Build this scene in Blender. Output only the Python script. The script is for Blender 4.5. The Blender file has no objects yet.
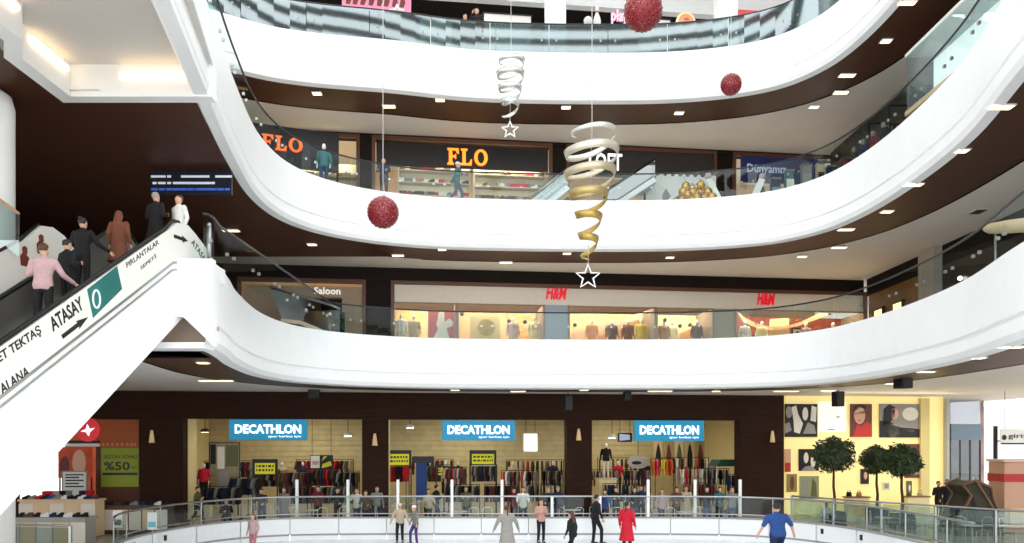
import bpy, math, random
from mathutils import Vector, Matrix
random.seed(7)
scene = bpy.context.scene
col = scene.collection
PI = math.pi
# ------------------------------------------------------------------ camera, sky, exposure
FPX, CX, HY, EZ = 760.0, 512.0, 440.0, 3.9      # focal length in pixels, centre column, horizon row, eye height
cam_d = bpy.data.cameras.new('camera'); cam = bpy.data.objects.new('camera', cam_d); col.objects.link(cam)
cam.location = (0, 0, EZ); cam.rotation_euler = (PI / 2, 0, 0)
cam_d.sensor_width = 36; cam_d.lens = 36 * FPX / 1024; cam_d.shift_y = (HY - 271.5) / 1024
cam_d.clip_start = .1; cam_d.clip_end = 300
scene.camera = cam
world = bpy.data.worlds.new('sky'); scene.world = world; world.use_nodes = True
wn = world.node_tree.nodes; bgn = wn['Background']
bgn.inputs[0].default_value = (.95, .98, 1.0, 1); bgn.inputs[1].default_value = 2.7
scene.view_settings.view_transform = 'Standard'; scene.view_settings.look = 'None'
scene.view_settings.gamma = 1; scene.view_settings.use_curve_mapping = False
scene.view_settings.exposure = 0.25

# ------------------------------------------------------------------ helpers
def lin(c):
    c /= 255.0
    return c / 12.92 if c <= .04045 else ((c + .055) / 1.055) ** 2.4

MATS = {}
def mat(name, rgb, rough=.55, metal=0, emit=0, ecol=None, noise=0, nscale=6, bump=0, stretch=None, spec=.4):
    if name in MATS: return MATS[name]
    m = bpy.data.materials.new(name); m.use_nodes = True; nt = m.node_tree; b = nt.nodes['Principled BSDF']
    c = tuple(lin(x) for x in rgb) + (1,)
    b.inputs['Base Color'].default_value = c; b.inputs['Roughness'].default_value = rough
    b.inputs['Metallic'].default_value = metal; b.inputs['Specular IOR Level'].default_value = spec
    if emit:
        e = tuple(lin(x) for x in (ecol or rgb)) + (1,)
        b.inputs['Emission Color'].default_value = e; b.inputs['Emission Strength'].default_value = emit
    if noise or bump:
        tc = nt.nodes.new('ShaderNodeTexCoord'); mp = nt.nodes.new('ShaderNodeMapping')
        if stretch: mp.inputs['Scale'].default_value = stretch
        nz = nt.nodes.new('ShaderNodeTexNoise'); nz.inputs['Scale'].default_value = nscale; nz.inputs['Detail'].default_value = 4
        nt.links.new(tc.outputs['Object'], mp.inputs[0]); nt.links.new(mp.outputs[0], nz.inputs[0])
        if noise:
            rp = nt.nodes.new('ShaderNodeValToRGB')
            rp.color_ramp.elements[0].position = .3; rp.color_ramp.elements[1].position = .7
            rp.color_ramp.elements[0].color = tuple(x * (1 - noise) for x in c[:3]) + (1,)
            rp.color_ramp.elements[1].color = tuple(min(1, x * (1 + noise)) for x in c[:3]) + (1,)
            nt.links.new(nz.outputs['Fac'], rp.inputs[0]); nt.links.new(rp.outputs[0], b.inputs['Base Color'])
        if bump:
            bp = nt.nodes.new('ShaderNodeBump'); bp.inputs['Strength'].default_value = bump
            nt.links.new(nz.outputs['Fac'], bp.inputs['Height']); nt.links.new(bp.outputs[0], b.inputs['Normal'])
    MATS[name] = m
    return m

def glass(name, tint=(225, 240, 240), refl=.12, rough=.01, gcol=(255, 255, 255)):
    if name in MATS: return MATS[name]
    m = bpy.data.materials.new(name); m.use_nodes = True; nt = m.node_tree
    nt.nodes.remove(nt.nodes['Principled BSDF']); out = nt.nodes['Material Output']
    t = nt.nodes.new('ShaderNodeBsdfTransparent'); t.inputs[0].default_value = tuple(lin(x) for x in tint) + (1,)
    g = nt.nodes.new('ShaderNodeBsdfGlossy'); g.inputs['Roughness'].default_value = rough; g.inputs[0].default_value = tuple(lin(x) for x in gcol) + (1,)
    mx = nt.nodes.new('ShaderNodeMixShader'); mx.inputs[0].default_value = refl
    nt.links.new(t.outputs[0], mx.inputs[1]); nt.links.new(g.outputs[0], mx.inputs[2]); nt.links.new(mx.outputs[0], out.inputs[0])
    MATS[name] = m
    return m

class MB:
    """collects shapes into one mesh"""
    def __init__(s, M=None): s.v, s.f, s.M = [], [], (M or Matrix())
    def add(s, vs, fs):
        n = len(s.v)
        s.v += [s.M @ Vector(p) for p in vs]; s.f += [tuple(i + n for i in f) for f in fs]
        return s
    def box(s, x0, x1, y0, y1, z0, z1):
        vs = [(x, y, z) for z in (z0, z1) for y in (y0, y1) for x in (x0, x1)]
        return s.add(vs, [(0, 2, 3, 1), (4, 5, 7, 6), (0, 1, 5, 4), (2, 6, 7, 3), (0, 4, 6, 2), (1, 3, 7, 5)])
    def bar(s, a, b, w, h, up=(0, 0, 1)):
        a, b = Vector(a), Vector(b); d = (b - a).normalized(); up = Vector(up)
        if abs(d.dot(up)) > .99: up = Vector((0, 1, 0))
        x = d.cross(up).normalized() * w / 2; y = x.cross(d).normalized() * h / 2
        vs = [p + i * x + j * y for p in (a, b) for i, j in ((-1, -1), (1, -1), (1, 1), (-1, 1))]
        return s.add(vs, [(0, 1, 2, 3), (7, 6, 5, 4), (0, 4, 5, 1), (1, 5, 6, 2), (2, 6, 7, 3), (3, 7, 4, 0)])
    def tube(s, pts, r, n=8, closed=False):
        pts = [Vector(p) for p in pts]; m = len(pts); vs, fs = [], []
        rr = r if isinstance(r, (list, tuple)) else [r] * m
        prev = None
        for i, p in enumerate(pts):
            if closed: d = pts[(i + 1) % m] - pts[i - 1]
            else: d = pts[min(i + 1, m - 1)] - pts[max(i - 1, 0)]
            d.normalize()
            if prev is None:
                u = Vector((0, 0, 1)) if abs(d.z) < .9 else Vector((1, 0, 0))
            else: u = prev
            x = (u - d * u.dot(d)).normalized(); prev = x; y = d.cross(x)
            vs += [p + (x * math.cos(2 * PI * k / n) + y * math.sin(2 * PI * k / n)) * rr[i] for k in range(n)]
        for i in range(m if closed else m - 1):
            j = (i + 1) % m
            fs += [(i * n + k, i * n + (k + 1) % n, j * n + (k + 1) % n, j * n + k) for k in range(n)]
        if not closed: fs += [tuple(range(n))[::-1], tuple(range((m - 1) * n, m * n))]
        return s.add(vs, fs)
    def loft(s, rings, n=14):
        """rings of (cx, cy, cz, rx, ry)"""
        vs, fs = [], []
        for (cx, cy, cz, rx, ry) in rings:
            vs += [(cx + rx * math.cos(2 * PI * k / n), cy + ry * math.sin(2 * PI * k / n), cz) for k in range(n)]
        m = len(rings)
        for i in range(m - 1):
            fs += [(i * n + k, i * n + (k + 1) % n, (i + 1) * n + (k + 1) % n, (i + 1) * n + k) for k in range(n)]
        fs += [tuple(range(n))[::-1], tuple(range((m - 1) * n, m * n))]
        return s.add(vs, fs)
    def ball(s, c, rx, ry=None, rz=None, n=14, m=8):
        ry = ry or rx; rz = rz or rx
        rings = []
        for i in range(m + 1):
            a = -PI / 2 + PI * i / m; k = max(math.cos(a), .02)
            rings.append((c[0], c[1], c[2] + rz * math.sin(a), rx * k, ry * k))
        return s.loft(rings, n)
    def cap(s, a, b, ra, rb, n=8):
        a, b = Vector(a), Vector(b); d = (b - a).normalized()
        pts, rs = [], []
        for t in (-1, -.7, 0): pts.append(a + d * ra * t); rs.append(ra * max(math.sqrt(1 - t * t), .15))
        for t in (0, .7, 1): pts.append(b + d * rb * t); rs.append(rb * max(math.sqrt(1 - t * t), .15))
        return s.tube(pts, rs, n)
    def prism(s, poly, y0, y1, ax='xz'):
        """a polygon in the local xz plane (or xy) extruded from y0 to y1"""
        n = len(poly)
        f = (lambda p, d: (p[0], d, p[1])) if ax == 'xz' else (lambda p, d: (p[0], p[1], d))
        vs = [f(p, y0) for p in poly] + [f(p, y1) for p in poly]
        fs = [tuple(range(n)), tuple(range(n, 2 * n))[::-1]] + [(i, i + n, (i + 1) % n + n, (i + 1) % n) for i in range(n)]
        return s.add(vs, fs)
    def mesh(s, name, Minv=None):
        me = bpy.data.meshes.new(name)
        me.from_pydata([tuple(Minv @ p) if Minv else tuple(p) for p in s.v], [], s.f)
        import bmesh
        bm = bmesh.new(); bm.from_mesh(me); bmesh.ops.recalc_face_normals(bm, faces=bm.faces); bm.to_mesh(me); bm.free()
        return me
    def build(s, name, m, root=None, smooth=False, bevel=0, at=None):
        """links the shapes as ONE mesh object; verts are in world space, the origin goes to the root / to `at`"""
        T = None
        if root is not None: T = RM[root.name].inverted()
        elif at is not None: T = Matrix.Translation(at).inverted()
        me = s.mesh(name, T)
        o = bpy.data.objects.new(name, me); col.objects.link(o)
        if root is not None: o.parent = root
        elif at is not None: o.location = at
        RM[o.name] = (RM[root.name] if root is not None else Matrix.Translation(at or (0, 0, 0)))
        for x in (m if isinstance(m, (list, tuple)) else [m]): me.materials.append(x)
        if smooth: me.polygons.foreach_set('use_smooth', [True] * len(me.polygons))
        if bevel:
            bv = o.modifiers.new('bevel', 'BEVEL'); bv.width = bevel; bv.segments = 2
        return o

RM = {}
def tag(o, label, cat, group=None):
    o['label'] = label; o['category'] = cat
    if group: o['group'] = group
    return o
def thing(name, label, cat, loc=(0, 0, 0), rz=0, group=None):
    o = bpy.data.objects.new(name, None); col.objects.link(o); o.empty_display_size = .2
    o.location = loc; o.rotation_euler = (0, 0, rz)
    RM[o.name] = Matrix.Translation(loc) @ Matrix.Rotation(rz, 4, 'Z')
    return tag(o, label, cat, group)
def kids(o): return KIDS.get(o.name, [c for c in o.children])
KIDS = {}
def dup(o, loc, rz=0, label=None, group=None, parent=None, swap=None):
    """a copy of a thing together with copies of its parts and sub-parts"""
    c = o.copy(); col.objects.link(c)
    if parent is None:
        c.location = loc; c.rotation_euler = (0, 0, rz)
        if label: c['label'] = label
        if group: c['group'] = group
    else: c.parent = parent
    for k in o.children: dup(k, None, parent=c, swap=swap)
    return c
def setmat(o, m):
    """material of this one object, leaving shared mesh data alone"""
    if not o.data.materials: o.data.materials.append(m)
    o.material_slots[0].link = 'OBJECT'; o.material_slots[0].material = m
def struct(o):
    o['kind'] = 'structure'; return o
def lamp(name, loc, size, power, color=(1, .93, .82), rot=(0, 0, 0), size_y=None):
    d = bpy.data.lights.new(name, 'AREA'); d.energy = power; d.color = color; d.size = size
    if size_y: d.shape = 'RECTANGLE'; d.size_y = size_y
    o = bpy.data.objects.new(name, d); col.objects.link(o); o.location = loc; o.rotation_euler = rot
    return o
TEXTC = {}
def text(body, name, m, root, origin, xdir, ydir, w, h, depth=.03, bold=0, shear=0):
    """raised lettering fitted into w x h; origin is its lower corner, xdir / ydir its writing and up directions (world)"""
    cu = bpy.data.curves.new('t', 'FONT'); cu.body = body; cu.offset = bold; cu.shear = shear; cu.extrude = .02; cu.resolution_u = 2
    to = bpy.data.objects.new('t', cu); col.objects.link(to)
    dg = bpy.context.evaluated_depsgraph_get(); me = bpy.data.meshes.new_from_object(to.evaluated_get(dg))
    bpy.data.objects.remove(to); bpy.data.curves.remove(cu)
    xs = [v.co.x for v in me.vertices]; ys = [v.co.y for v in me.vertices]
    x0, x1, y0, y1 = min(xs), max(xs), min(ys), max(ys)
    X = Vector(xdir).normalized(); Y = Vector(ydir).normalized(); N = X.cross(Y).normalized(); O = Vector(origin)
    Ti = RM[root.name].inverted() if root is not None else Matrix()
    for v in me.vertices:
        p = O + X * ((v.co.x - x0) / (x1 - x0) * w) + Y * ((v.co.y - y0) / (y1 - y0) * h) + N * (depth if v.co.z > 0 else 0)
        v.co = Ti @ p
    o = bpy.data.objects.new(name, me); col.objects.link(o); me.materials.append(m)
    if root is not None: o.parent = root
    return o
ORD = 'first second third fourth fifth sixth seventh eighth ninth tenth eleventh twelfth thirteenth fourteenth fifteenth sixteenth seventeenth eighteenth nineteenth twentieth'.split()
ORD += ['twenty-' + x for x in ORD[:9]] + ['thirtieth'] + ['thirty-' + x for x in ORD[:9]]

def W(px, py, D): return Vector(((px - CX) * D / FPX, D, EZ + (HY - py) * D / FPX))
# frame of the rear shop fronts: u along the front, w behind it, z up
WA = math.atan(.12)
WM = Matrix.Translation((0, 35.8, 0)) @ Matrix.Rotation(WA, 4, 'Z')
UX = Vector((math.cos(WA), math.sin(WA), 0)); UZ = Vector((0, 0, 1))
def wp(px, py, w=0.0):
    k = (px - CX) / FPX
    t = (w + 35.8 * math.cos(WA)) / (math.cos(WA) - k * math.sin(WA))
    return Vector((math.cos(WA) * k * t + math.sin(WA) * (t - 35.8), w, EZ + (HY - py) * t / FPX))
def pu(px, w=0.0): return wp(px, 440, w).x
def S(u, w, z): return WM @ Vector((u, w, z))

def catmull(P, n=6):
    out = []
    for i in range(len(P) - 1):
        p0 = Vector(P[max(i - 1, 0)]); p1 = Vector(P[i]); p2 = Vector(P[i + 1]); p3 = Vector(P[min(i + 2, len(P) - 1)])
        for k in range(n):
            t = k / n
            out.append(.5 * ((2 * p1) + (p2 - p0) * t + (2 * p0 - 5 * p1 + 4 * p2 - p3) * t * t + (3 * p1 - p0 - 3 * p2 + p3) * t ** 3))
    out.append(Vector(P[-1]))
    return out
def normals(C, closed=False):
    N = []
    m = len(C)
    for i in range(m):
        d = (C[(i + 1) % m] - C[i - 1]) if closed else (C[min(i + 1, m - 1)] - C[max(i - 1, 0)])
        d = Vector((d.x, d.y)).normalized(); N.append(Vector((-d.y, d.x)))
    return N
def sweep(mb, C, prof, closed=False, close_prof=False):
    N = normals(C, closed); m, q = len(C), len(prof); vs, fs = [], []
    for p, nn in zip(C, N):
        for (o, z) in prof: vs.append((p.x + nn.x * o, p.y + nn.y * o, z))
    for i in range(m if closed else m - 1):
        j = (i + 1) % m
        for k in range(q if close_prof else q - 1):
            l = (k + 1) % q
            fs.append((i * q + k, i * q + l, j * q + l, j * q + k))
    return mb.add(vs, fs)

# ------------------------------------------------------------------ materials
M_white = mat('white_plaster', (242, 243, 242), .45, noise=.015, nscale=2)
M_brown = mat('dark_walnut_panel', (50, 30, 21), .7, noise=.22, nscale=3, stretch=(.3, .3, 6), spec=.12)
M_soff = mat('brown_soffit', (74, 42, 26), .45, noise=.15, nscale=2.5, stretch=(.25, 3, 1))
M_grey = mat('pale_grey_ceiling', (236, 230, 222), .7, noise=.02, nscale=1)
M_cof = mat('white_coffer', (206, 202, 196), .7)
M_dark = mat('near_black_brown', (30, 20, 16), .65, noise=.1, spec=.15)
M_mould = mat('brown_moulding', (96, 58, 40), .4)
M_floor = mat('polished_floor', (196, 190, 182), .25, noise=.05, nscale=1.5)
M_ice = mat('ice_sheet', (225, 230, 236), .18, noise=.04, nscale=.8)
M_steel = mat('brushed_steel', (170, 172, 172), .32, 1)
M_rail = mat('dark_handrail', (40, 42, 42), .3)
M_black = mat('black_plastic', (16, 16, 17), .45)
M_wpost = mat('white_enamel', (240, 240, 235), .35)
M_glass = glass('clear_glass', (240, 246, 245), .02)
M_gtop = glass('coated_glass', (150, 172, 172), .34, .05, (204, 214, 216))
M_gteal = glass('teal_glass', (214, 226, 224), .12)
M_warm = mat('warm_light', (255, 224, 176), .5, emit=3)
M_cool = mat('cool_light', (255, 250, 240), .5, emit=9)
M_cove = mat('cove_light', (255, 224, 178), .5, emit=3)
M_cream = mat('cream_wall', (240, 222, 170), .6, noise=.03)
M_tan = mat('tan_wall', (226, 196, 158), .6, noise=.03)
M_beige = mat('beige_fascia', (230, 219, 205), .6, noise=.02)
# ================================================================== THE PLACE
VR = [(-1.5, 31.15), (3, 31.4), (7, 31.25), (10.0, 30.4), (11.5, 28.8), (12.1, 26.5), (12.15, 23.3), (11.75, 19.75), (10.7, 15.9), (9.7, 11.3), (8.7, 6.5), (7.7, 2)]
VL = [(-7.75, 21.5), (-8.2, 24.8), (-7.9, 27.4), (-6.6, 29.3), (-4.3, 30.6)]
C1 = catmull([(-17, 17.4), (-12, 17.4), (-9, 17.4), (-7.6, 17.42), (-7.12, 17.62), (-7.0, 18.1), (-7.3, 19.6)] + VL + VR)
C2 = catmull([(-3.9, 3), (-5.0, 8), (-6.1, 13.5), (-7.0, 17.7)] + VL + VR)
C3 = catmull([(-14.5, 8), (-14.4, 18), (-13.5, 24), (-12.2, 27.2), (-10, 29.0), (-8, 29.8), (-4.8, 30.4)] + VR)
LEVEL = [(C1, 6.0, 8.05), (C2, 11.75, 13.8), (C3, 17.9, 19.9)]
BX0, BX1, BY = -27.0, 27.0, 50.0
def outer_pts(C):
    m = len(C); out = [None] * m
    iL = max([i for i in range(m) if C[i].y < 27 and C[i].x < 0] + [0]); iR = min(i for i in range(m) if C[i].y < 27 and C[i].x > 5)
    path = [Vector((BX0, C[iL].y)), Vector((BX0, BY)), Vector((BX1, BY)), Vector((BX1, C[iR].y))]
    L = [(path[i + 1] - path[i]).length for i in range(3)]
    for i in range(m):
        if i <= iL: out[i] = Vector((BX0, max(C[i].y, 17.4) if C[i].y > 17.3 else C[i].y))
        elif i >= iR: out[i] = Vector((BX1, C[i].y))
        else:
            d = (i - iL) / (iR - iL) * sum(L)
            for k in range(3):
                if d <= L[k] or k == 2: out[i] = path[k].lerp(path[k + 1], d / L[k]); break
                d -= L[k]
    return out
def ring(C, off, z, name, m, keep=lambda p: True, thick=.05):
    N = normals(C); O = outer_pts(C); vs, fs = [], []
    for p, n, o in zip(C, N, O):
        vs += [(p.x + n.x * off, p.y + n.y * off, z), (o.x, o.y, z)]
    for i in range(len(C) - 1):
        if keep(C[i]): fs.append((2 * i, 2 * i + 1, 2 * i + 3, 2 * i + 2))
    mb = MB(); mb.add(vs, fs)
    return struct(mb.build(name, m))
# ground
RINK = [(-5.6, 9), (-5.8, 14), (-7.6, 17.8), (-10.6, 20.6), (-11.8, 23.4), (-11.3, 26.9), (-9.6, 29.1), (-6.5, 29.8), (0, 29.85), (6.5, 29.8), (9.6, 29.1), (11.4, 27.0), (12.1, 23.5), (12.3, 18), (12.2, 9), (10, 3.5), (2, 2), (-4, 3.8), (-5.6, 9)]
RC = catmull(RINK, 6)[:-1]
struct(MB().add([(p.x, p.y, 0) for p in RC], [tuple(range(len(RC)))]).build('ice_floor', M_ice))
vs, fs = [], []
for p in RC:
    d = Vector((p.x, p.y - 16)).normalized()
    t = min(60 / max(abs(d.x), 1e-6), 60 / max(abs(d.y), 1e-6))
    vs += [(p.x, p.y, .2), (d.x * t, 16 + d.y * t, .2)]
for i in range(len(RC)):
    j = (i + 1) % len(RC); fs.append((2 * i, 2 * i + 1, 2 * j + 1, 2 * j))
struct(MB().add(vs, fs).build('floor', M_floor))

# balcony slabs: fascia with a moulded lip, brown soffit strip, pale soffit, floor above
for k, (C, zb, zt) in enumerate(LEVEL):
    prof = [(.3, zt), (0, zt), (0, zb + .62), (.07, zb + .6), (.07, zb + .52), (-.03, zb + .48), (-.03, zb + .2), (.05, zb + .05), (.3, zb), (.36, zb + .08)]
    f = sweep(MB(), [p for p in C if k or p.x > -7.14 or p.y > 17.9], prof).build('balcony_fascia', M_white); struct(f)
    if k == 1:
        s = [i for i in range(len(C)) if C[i].y > 18.4 or C[i].x > 0]
        Cs = [C[i] for i in s]
    else: Cs = C
    struct(sweep(MB(), Cs, [(.34, zb + .05), (2.4, zb + .05)]).build('balcony_soffit', M_soff))
    Ct = [p for p in C if p.x > -3.5 or (k == 2)] if k else Cs
    struct(sweep(MB(), Ct, [(2.36, zb + .04), (2.46, zb + .04), (2.46, zb + .12)]).build('soffit_trim', M_dark))
    keep = (lambda p: p.y > 17.6 or p.x > 0) if k == 1 else (lambda p: True)
    ring(C, 2.4, zb + .09, 'ceiling', M_grey, keep)
    ring(C, .28, zt - .08, 'balcony_floor', M_floor, keep)
# first-level edge at the escalator head: a lip, a recessed tan underside and a white end fin
struct(MB().box(-17, -7.05, 17.4, 17.95, 6.0, 6.14).build('balcony_lip', M_white)); struct(MB().box(-17, -7.05, 18.2, 18.3, 6.1, 8.0).build('recess_back', mat('tan_recess', (206, 184, 164), .6)))
struct(MB().box(-17, -7.02, 17.42, 18.6, 7.7, 8.05).build('balcony_edge', M_white))
fin = [W(x, y, 17.45) for x, y in ((172, 259), (213, 259), (214, 346), (208, 340), (184, 317), (172, 317))]
struct(MB().prism([(p.x, p.z) for p in fin], 17.4, 17.62).build('balcony_end', M_white))
# brown soffit beyond the second-level edge on the escalator side, and the white coffer nearer than it
N2 = normals(C2)
edge = [C2[i] + N2[i] * .36 for i in range(len(C2)) if C2[i].x < -3 and 17.65 < C2[i].y < 30.2]
poly = [(-7.3, 17.6)] + [(p.x, p.y) for p in edge] + [(edge[-1].x + .6, 32.7), (-27, 32.7), (-27, 17.6)]
poly = [p for p in poly if 17.6 <= p[1] <= 32.7]
struct(MB().prism(poly, 11.79, 11.81, 'xy').build('brown_ceiling', M_soff))
struct(MB().prism([(-10.35, 17.6), (-10.35, 15.4), (-9.95, 14.6), (-9.95, 2), (-27, 2), (-27, 17.6)], 11.79, 11.81, 'xy').build('brown_ceiling', M_soff))
def cofw(pts, off, z0, z1): return sweep(MB(), [Vector(p) for p in pts], [(0, z0), (off, z0), (off, z1), (0, z1)], close_prof=True)
struct(MB().box(-10.05, -6.85, 17.3, 17.62, 11.72, 12.5).build('coffer_trim', M_white))
struct(cofw([(-9.6, 2), (-9.6, 14.9), (-10.05, 15.6), (-10.05, 17.62)], .35, 11.72, 12.5).build('coffer_trim', M_white))
struct(cofw([(-7.25, 17.4), (-6.4, 13.5), (-5.3, 8), (-4.2, 3)], .3, 11.76, 12.5).build('coffer_trim', M_white))
struct(MB().prism([(-10.9, 2), (-10.9, 17.62), (-6.9, 17.62), (-5.9, 13.5), (-3.6, 2)], 12.45, 12.5, 'xy').build('coffer_ceiling', M_cof))
for nm, a, b in (('far edge', (-8.9, 17.26, 12.2), (-7.3, 17.26, 12.2)), ('column side', (-10.0, 17.1, 12.25), (-10.0, 15.8, 12.25)), ('escalator side', (-9.56, 14.7, 12.25), (-9.56, 8.0, 12.25))):
    tag(MB().bar(a, b, .08, .1).build('cove_lamp', M_cove, at=a), 'warm cove strip light on the %s of the white coffer' % nm, 'light', 'cove lights of the coffer')
# upper rear void of the left side
LWX = -19.0
def hwall(name, x0, x1, y0, y1, z0, z1, m): return struct(MB().box(x0, x1, y0, y1, z0, z1).build(name, m))
for z0, z1 in ((.2, 6.05), (7.97, 11.8), (13.72, 17.95)):
    hwall('wall_left', (LWX if z0 > 1 else -27) - .3, LWX if z0 > 1 else -27, 10 if z0 < 1 else 17.8, 40, z0, z1, M_brown)
hwall('wall_left', -16.3, -16, 8, 39, 19.82, 27, M_white)
for z0, z1 in ((7.97, 11.8), (13.72, 17.95)):
    hwall('wall_right', 17.6, 17.9, 4, 37.6, z0 + 3.05, z1, M_dark)
hwall('wall_right', 17.6, 17.9, 8, 37.8, 19.82, 27, M_white)
# white column beside the second escalator
st = MB().loft([(-12.0, 17.0, .2, .84, .5), (-12.0, 17.0, 11.3, .84, .5), (-12.0, 17.0, 11.6, .76, .45), (-12.0, 17.0, 11.78, .5, .3)], 24)
struct(st.build('column', M_white, smooth=True, at=(-12.0, 17, .2)))
# roof: skylight beams over the void, solid roof round it
struct(MB().box(-27, -15.6, 2, 50, 27, 27.4).build('ceiling', M_white))
struct(MB().box(14.5, 27, 2, 50, 27, 27.4).build('ceiling', M_white))
struct(MB().box(-15.6, 14.5, 33.5, 50, 27, 27.4).build('ceiling', M_white))
for i in range(20):
    y = 2.5 + i * 1.6
    struct(MB().box(-15.6, 14.5, y, y + .5, 27, 27.12).build('skylight_beam', M_rail))
# ------------------------------------------------------------------ rear walls, storey by storey
def wb(u0, u1, w0, w1, z0, z1, mb=None): return (mb or MB(WM)).box(u0, u1, w0, w1, z0, z1)
# ground storey: dark portal with three openings and the shop on the escalator side
gtop = 6.1
OPEN = [(pu(-70), pu(140)), (pu(183), pu(362)), (pu(388), pu(567)), (pu(592), pu(740))]
ghead = wp(300, 419).z
uR = pu(784)
struct(wb(-22, uR, 0, .5, ghead, gtop).build('wall_back', M_brown))
edges = [-22] + [x for o in OPEN for x in o] + [uR]
for i in range(0, len(edges), 2):
    struct(wb(edges[i], edges[i + 1], 0, .7, .2, ghead).build('pillar', M_brown))
# interior of the sports shop
u0, u1 = pu(141), uR
struct(wb(u0, u1, 10.4, 10.6, .2, 6.0).build('wall_back', mat('slatted_shop_wall', (206, 190, 146), .6, noise=.1, nscale=2)))
struct(wb(u0, u0 + .15, .5, 10.5, .2, 6).build('wall_left', M_cream)); struct(wb(u1 - .15, u1, .5, 10.5, .2, 6).build('wall_right', M_cream))
struct(wb(u0, u1, .5, 10.5, 5.95, 6.02).build('ceiling', mat('shop_ceiling', (206, 192, 150), .7)))
sl = MB(WM)
for i in range(11): sl.box(u0 + .2, u1 - .2, 10.36, 10.4, 2.3 + i * .32, 2.56 + i * .32)
struct(sl.build('wall_panelling', mat('shop_slat', (214, 200, 156), .5, noise=.1, nscale=2)))
for i in range(7): struct(wb(u0, u1, 1.2 + i * 1.35, 1.35 + i * 1.35, 5.55, 5.95).build('ceiling_beam', mat('shop_joist', (178, 160, 118), .7)))
for o in OPEN[1:]:                       # white linings behind the pillars
    struct(wb(o[0] - .1, o[0] + .02, .72, 2.0, .2, ghead + .3).build('wall_side', M_cream))
for i in range(3):
    for j in range(2):
        lamp('shop_ceiling_light', S(pu((272, 478, 666)[i]), 2.6 + 4.6 * j, 5.45), 3.2, 88, (1, .9, .68), (0, 0, WA), 2.4)
# interior of the orange shop
struct(wb(-22, pu(139), 5, 5.2, .2, 6).build('wall_back', mat('orange_shop_wall', (196, 92, 60), .6, noise=.2, nscale=1.2)))
struct(wb(pu(139) - .1, pu(139), .7, 5, .2, 6).build('wall_side', M_tan))
lamp('shop_ceiling_light', S(pu(70), 2.2, 5.4), 3.5, 110, (1, .9, .75), (0, 0, WA), 2)
# upper storeys
def storey(z0, z1, bays, head, mframe=M_dark):
    """bays: list of (u0, u1); dark piers between them and a dark cornice above"""
    struct(wb(-19.5, 17.6, -.12, .5, head, z1).build('wall_back', mframe))
    e = [-19.5] + [x for b in bays for x in b] + [17.6]
    for i in range(0, len(e), 2):
        if e[i + 1] - e[i] > .05: struct(wb(e[i], e[i + 1], -.05, .6, z0, head).build('pillar', mframe))
    struct(wb(-19.5, 17.6, 4.6, 4.8, z0, z1).build('wall_back', M_tan))
def rooml(bays, z, p, color=(1, .86, .62)):
    for (a, b) in bays:
        lamp('shop_ceiling_light', S((a + b) / 2, 1.15, z), max(b - a - .8, .6), p * (b - a), color, (0, 0, WA), 1.2)
L1B = [(pu(238), pu(366)), (pu(391), pu(866))]
storey(7.97, 11.84, L1B, wp(600, 288).z)
L2B = [(pu(255), pu(360)), (pu(372), pu(552)), (pu(566), pu(716)), (pu(732), pu(840))]
storey(13.72, 17.98, L2B, wp(500, 144).z)
rooml(L1B, 10.62, 34); rooml(L2B, 17.05, 30, (1, .92, .78))
# brown mouldings framing the upper shop fronts
def frame_bay(a, b, z0, z1, t=.16, m=M_mould):
    struct(wb(a, a + t, -.14, 0, z0, z1).build('trim_frame', m)); struct(wb(b - t, b, -.14, 0, z0, z1).build('trim_frame', m))
    struct(wb(a + t, b - t, -.14, 0, z1 - t, z1).build('trim_frame', m))
for (a, b) in L1B: frame_bay(a, b, 7.97, wp(600, 286).z)
for (a, b) in L2B: frame_bay(a, b, 13.72, wp(500, 142).z)
# top storey: white fronts with dark openings
hz = wp(600, 7).z
L3B = [(pu(214), pu(546)), (pu(566), pu(716)), (pu(737), pu(795))]
struct(wb(-19.5, 17.6, 0, .4, hz, 27).build('wall_back', M_white))
e = [-19.5] + [x for b in L3B for x in b] + [17.6]
for i in range(0, len(e), 2): struct(wb(e[i], e[i + 1], 0, .4, 19.82, hz).build('pillar', M_white))
struct(wb(-19.5, 17.6, 4, 4.2, 19.82, 27).build('wall_back', mat('slate_shop_wall', (84, 98, 100), .5, noise=.2, nscale=1)))
struct(wb(-19.5, 17.6, .4, 4, hz + .3, hz + .4).build('ceiling', M_dark))
for (a, b) in L3B: lamp('shop_ceiling_light', S((a + b) / 2, 1.6, hz + .25), max(b - a - 1, .6), 22 * (b - a), (.95, .98, 1), (0, 0, WA), 1.2)
for px in (555, 726):                       # white columns at the edge of the top level
    p = W(px, 40, 32.6)
    struct(MB().box(p.x - .43, p.x + .43, p.y - .3, p.y + .4, 19.82, 27).build('column', M_white, bevel=.03, at=(p.x, p.y, 19.82)))
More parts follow.
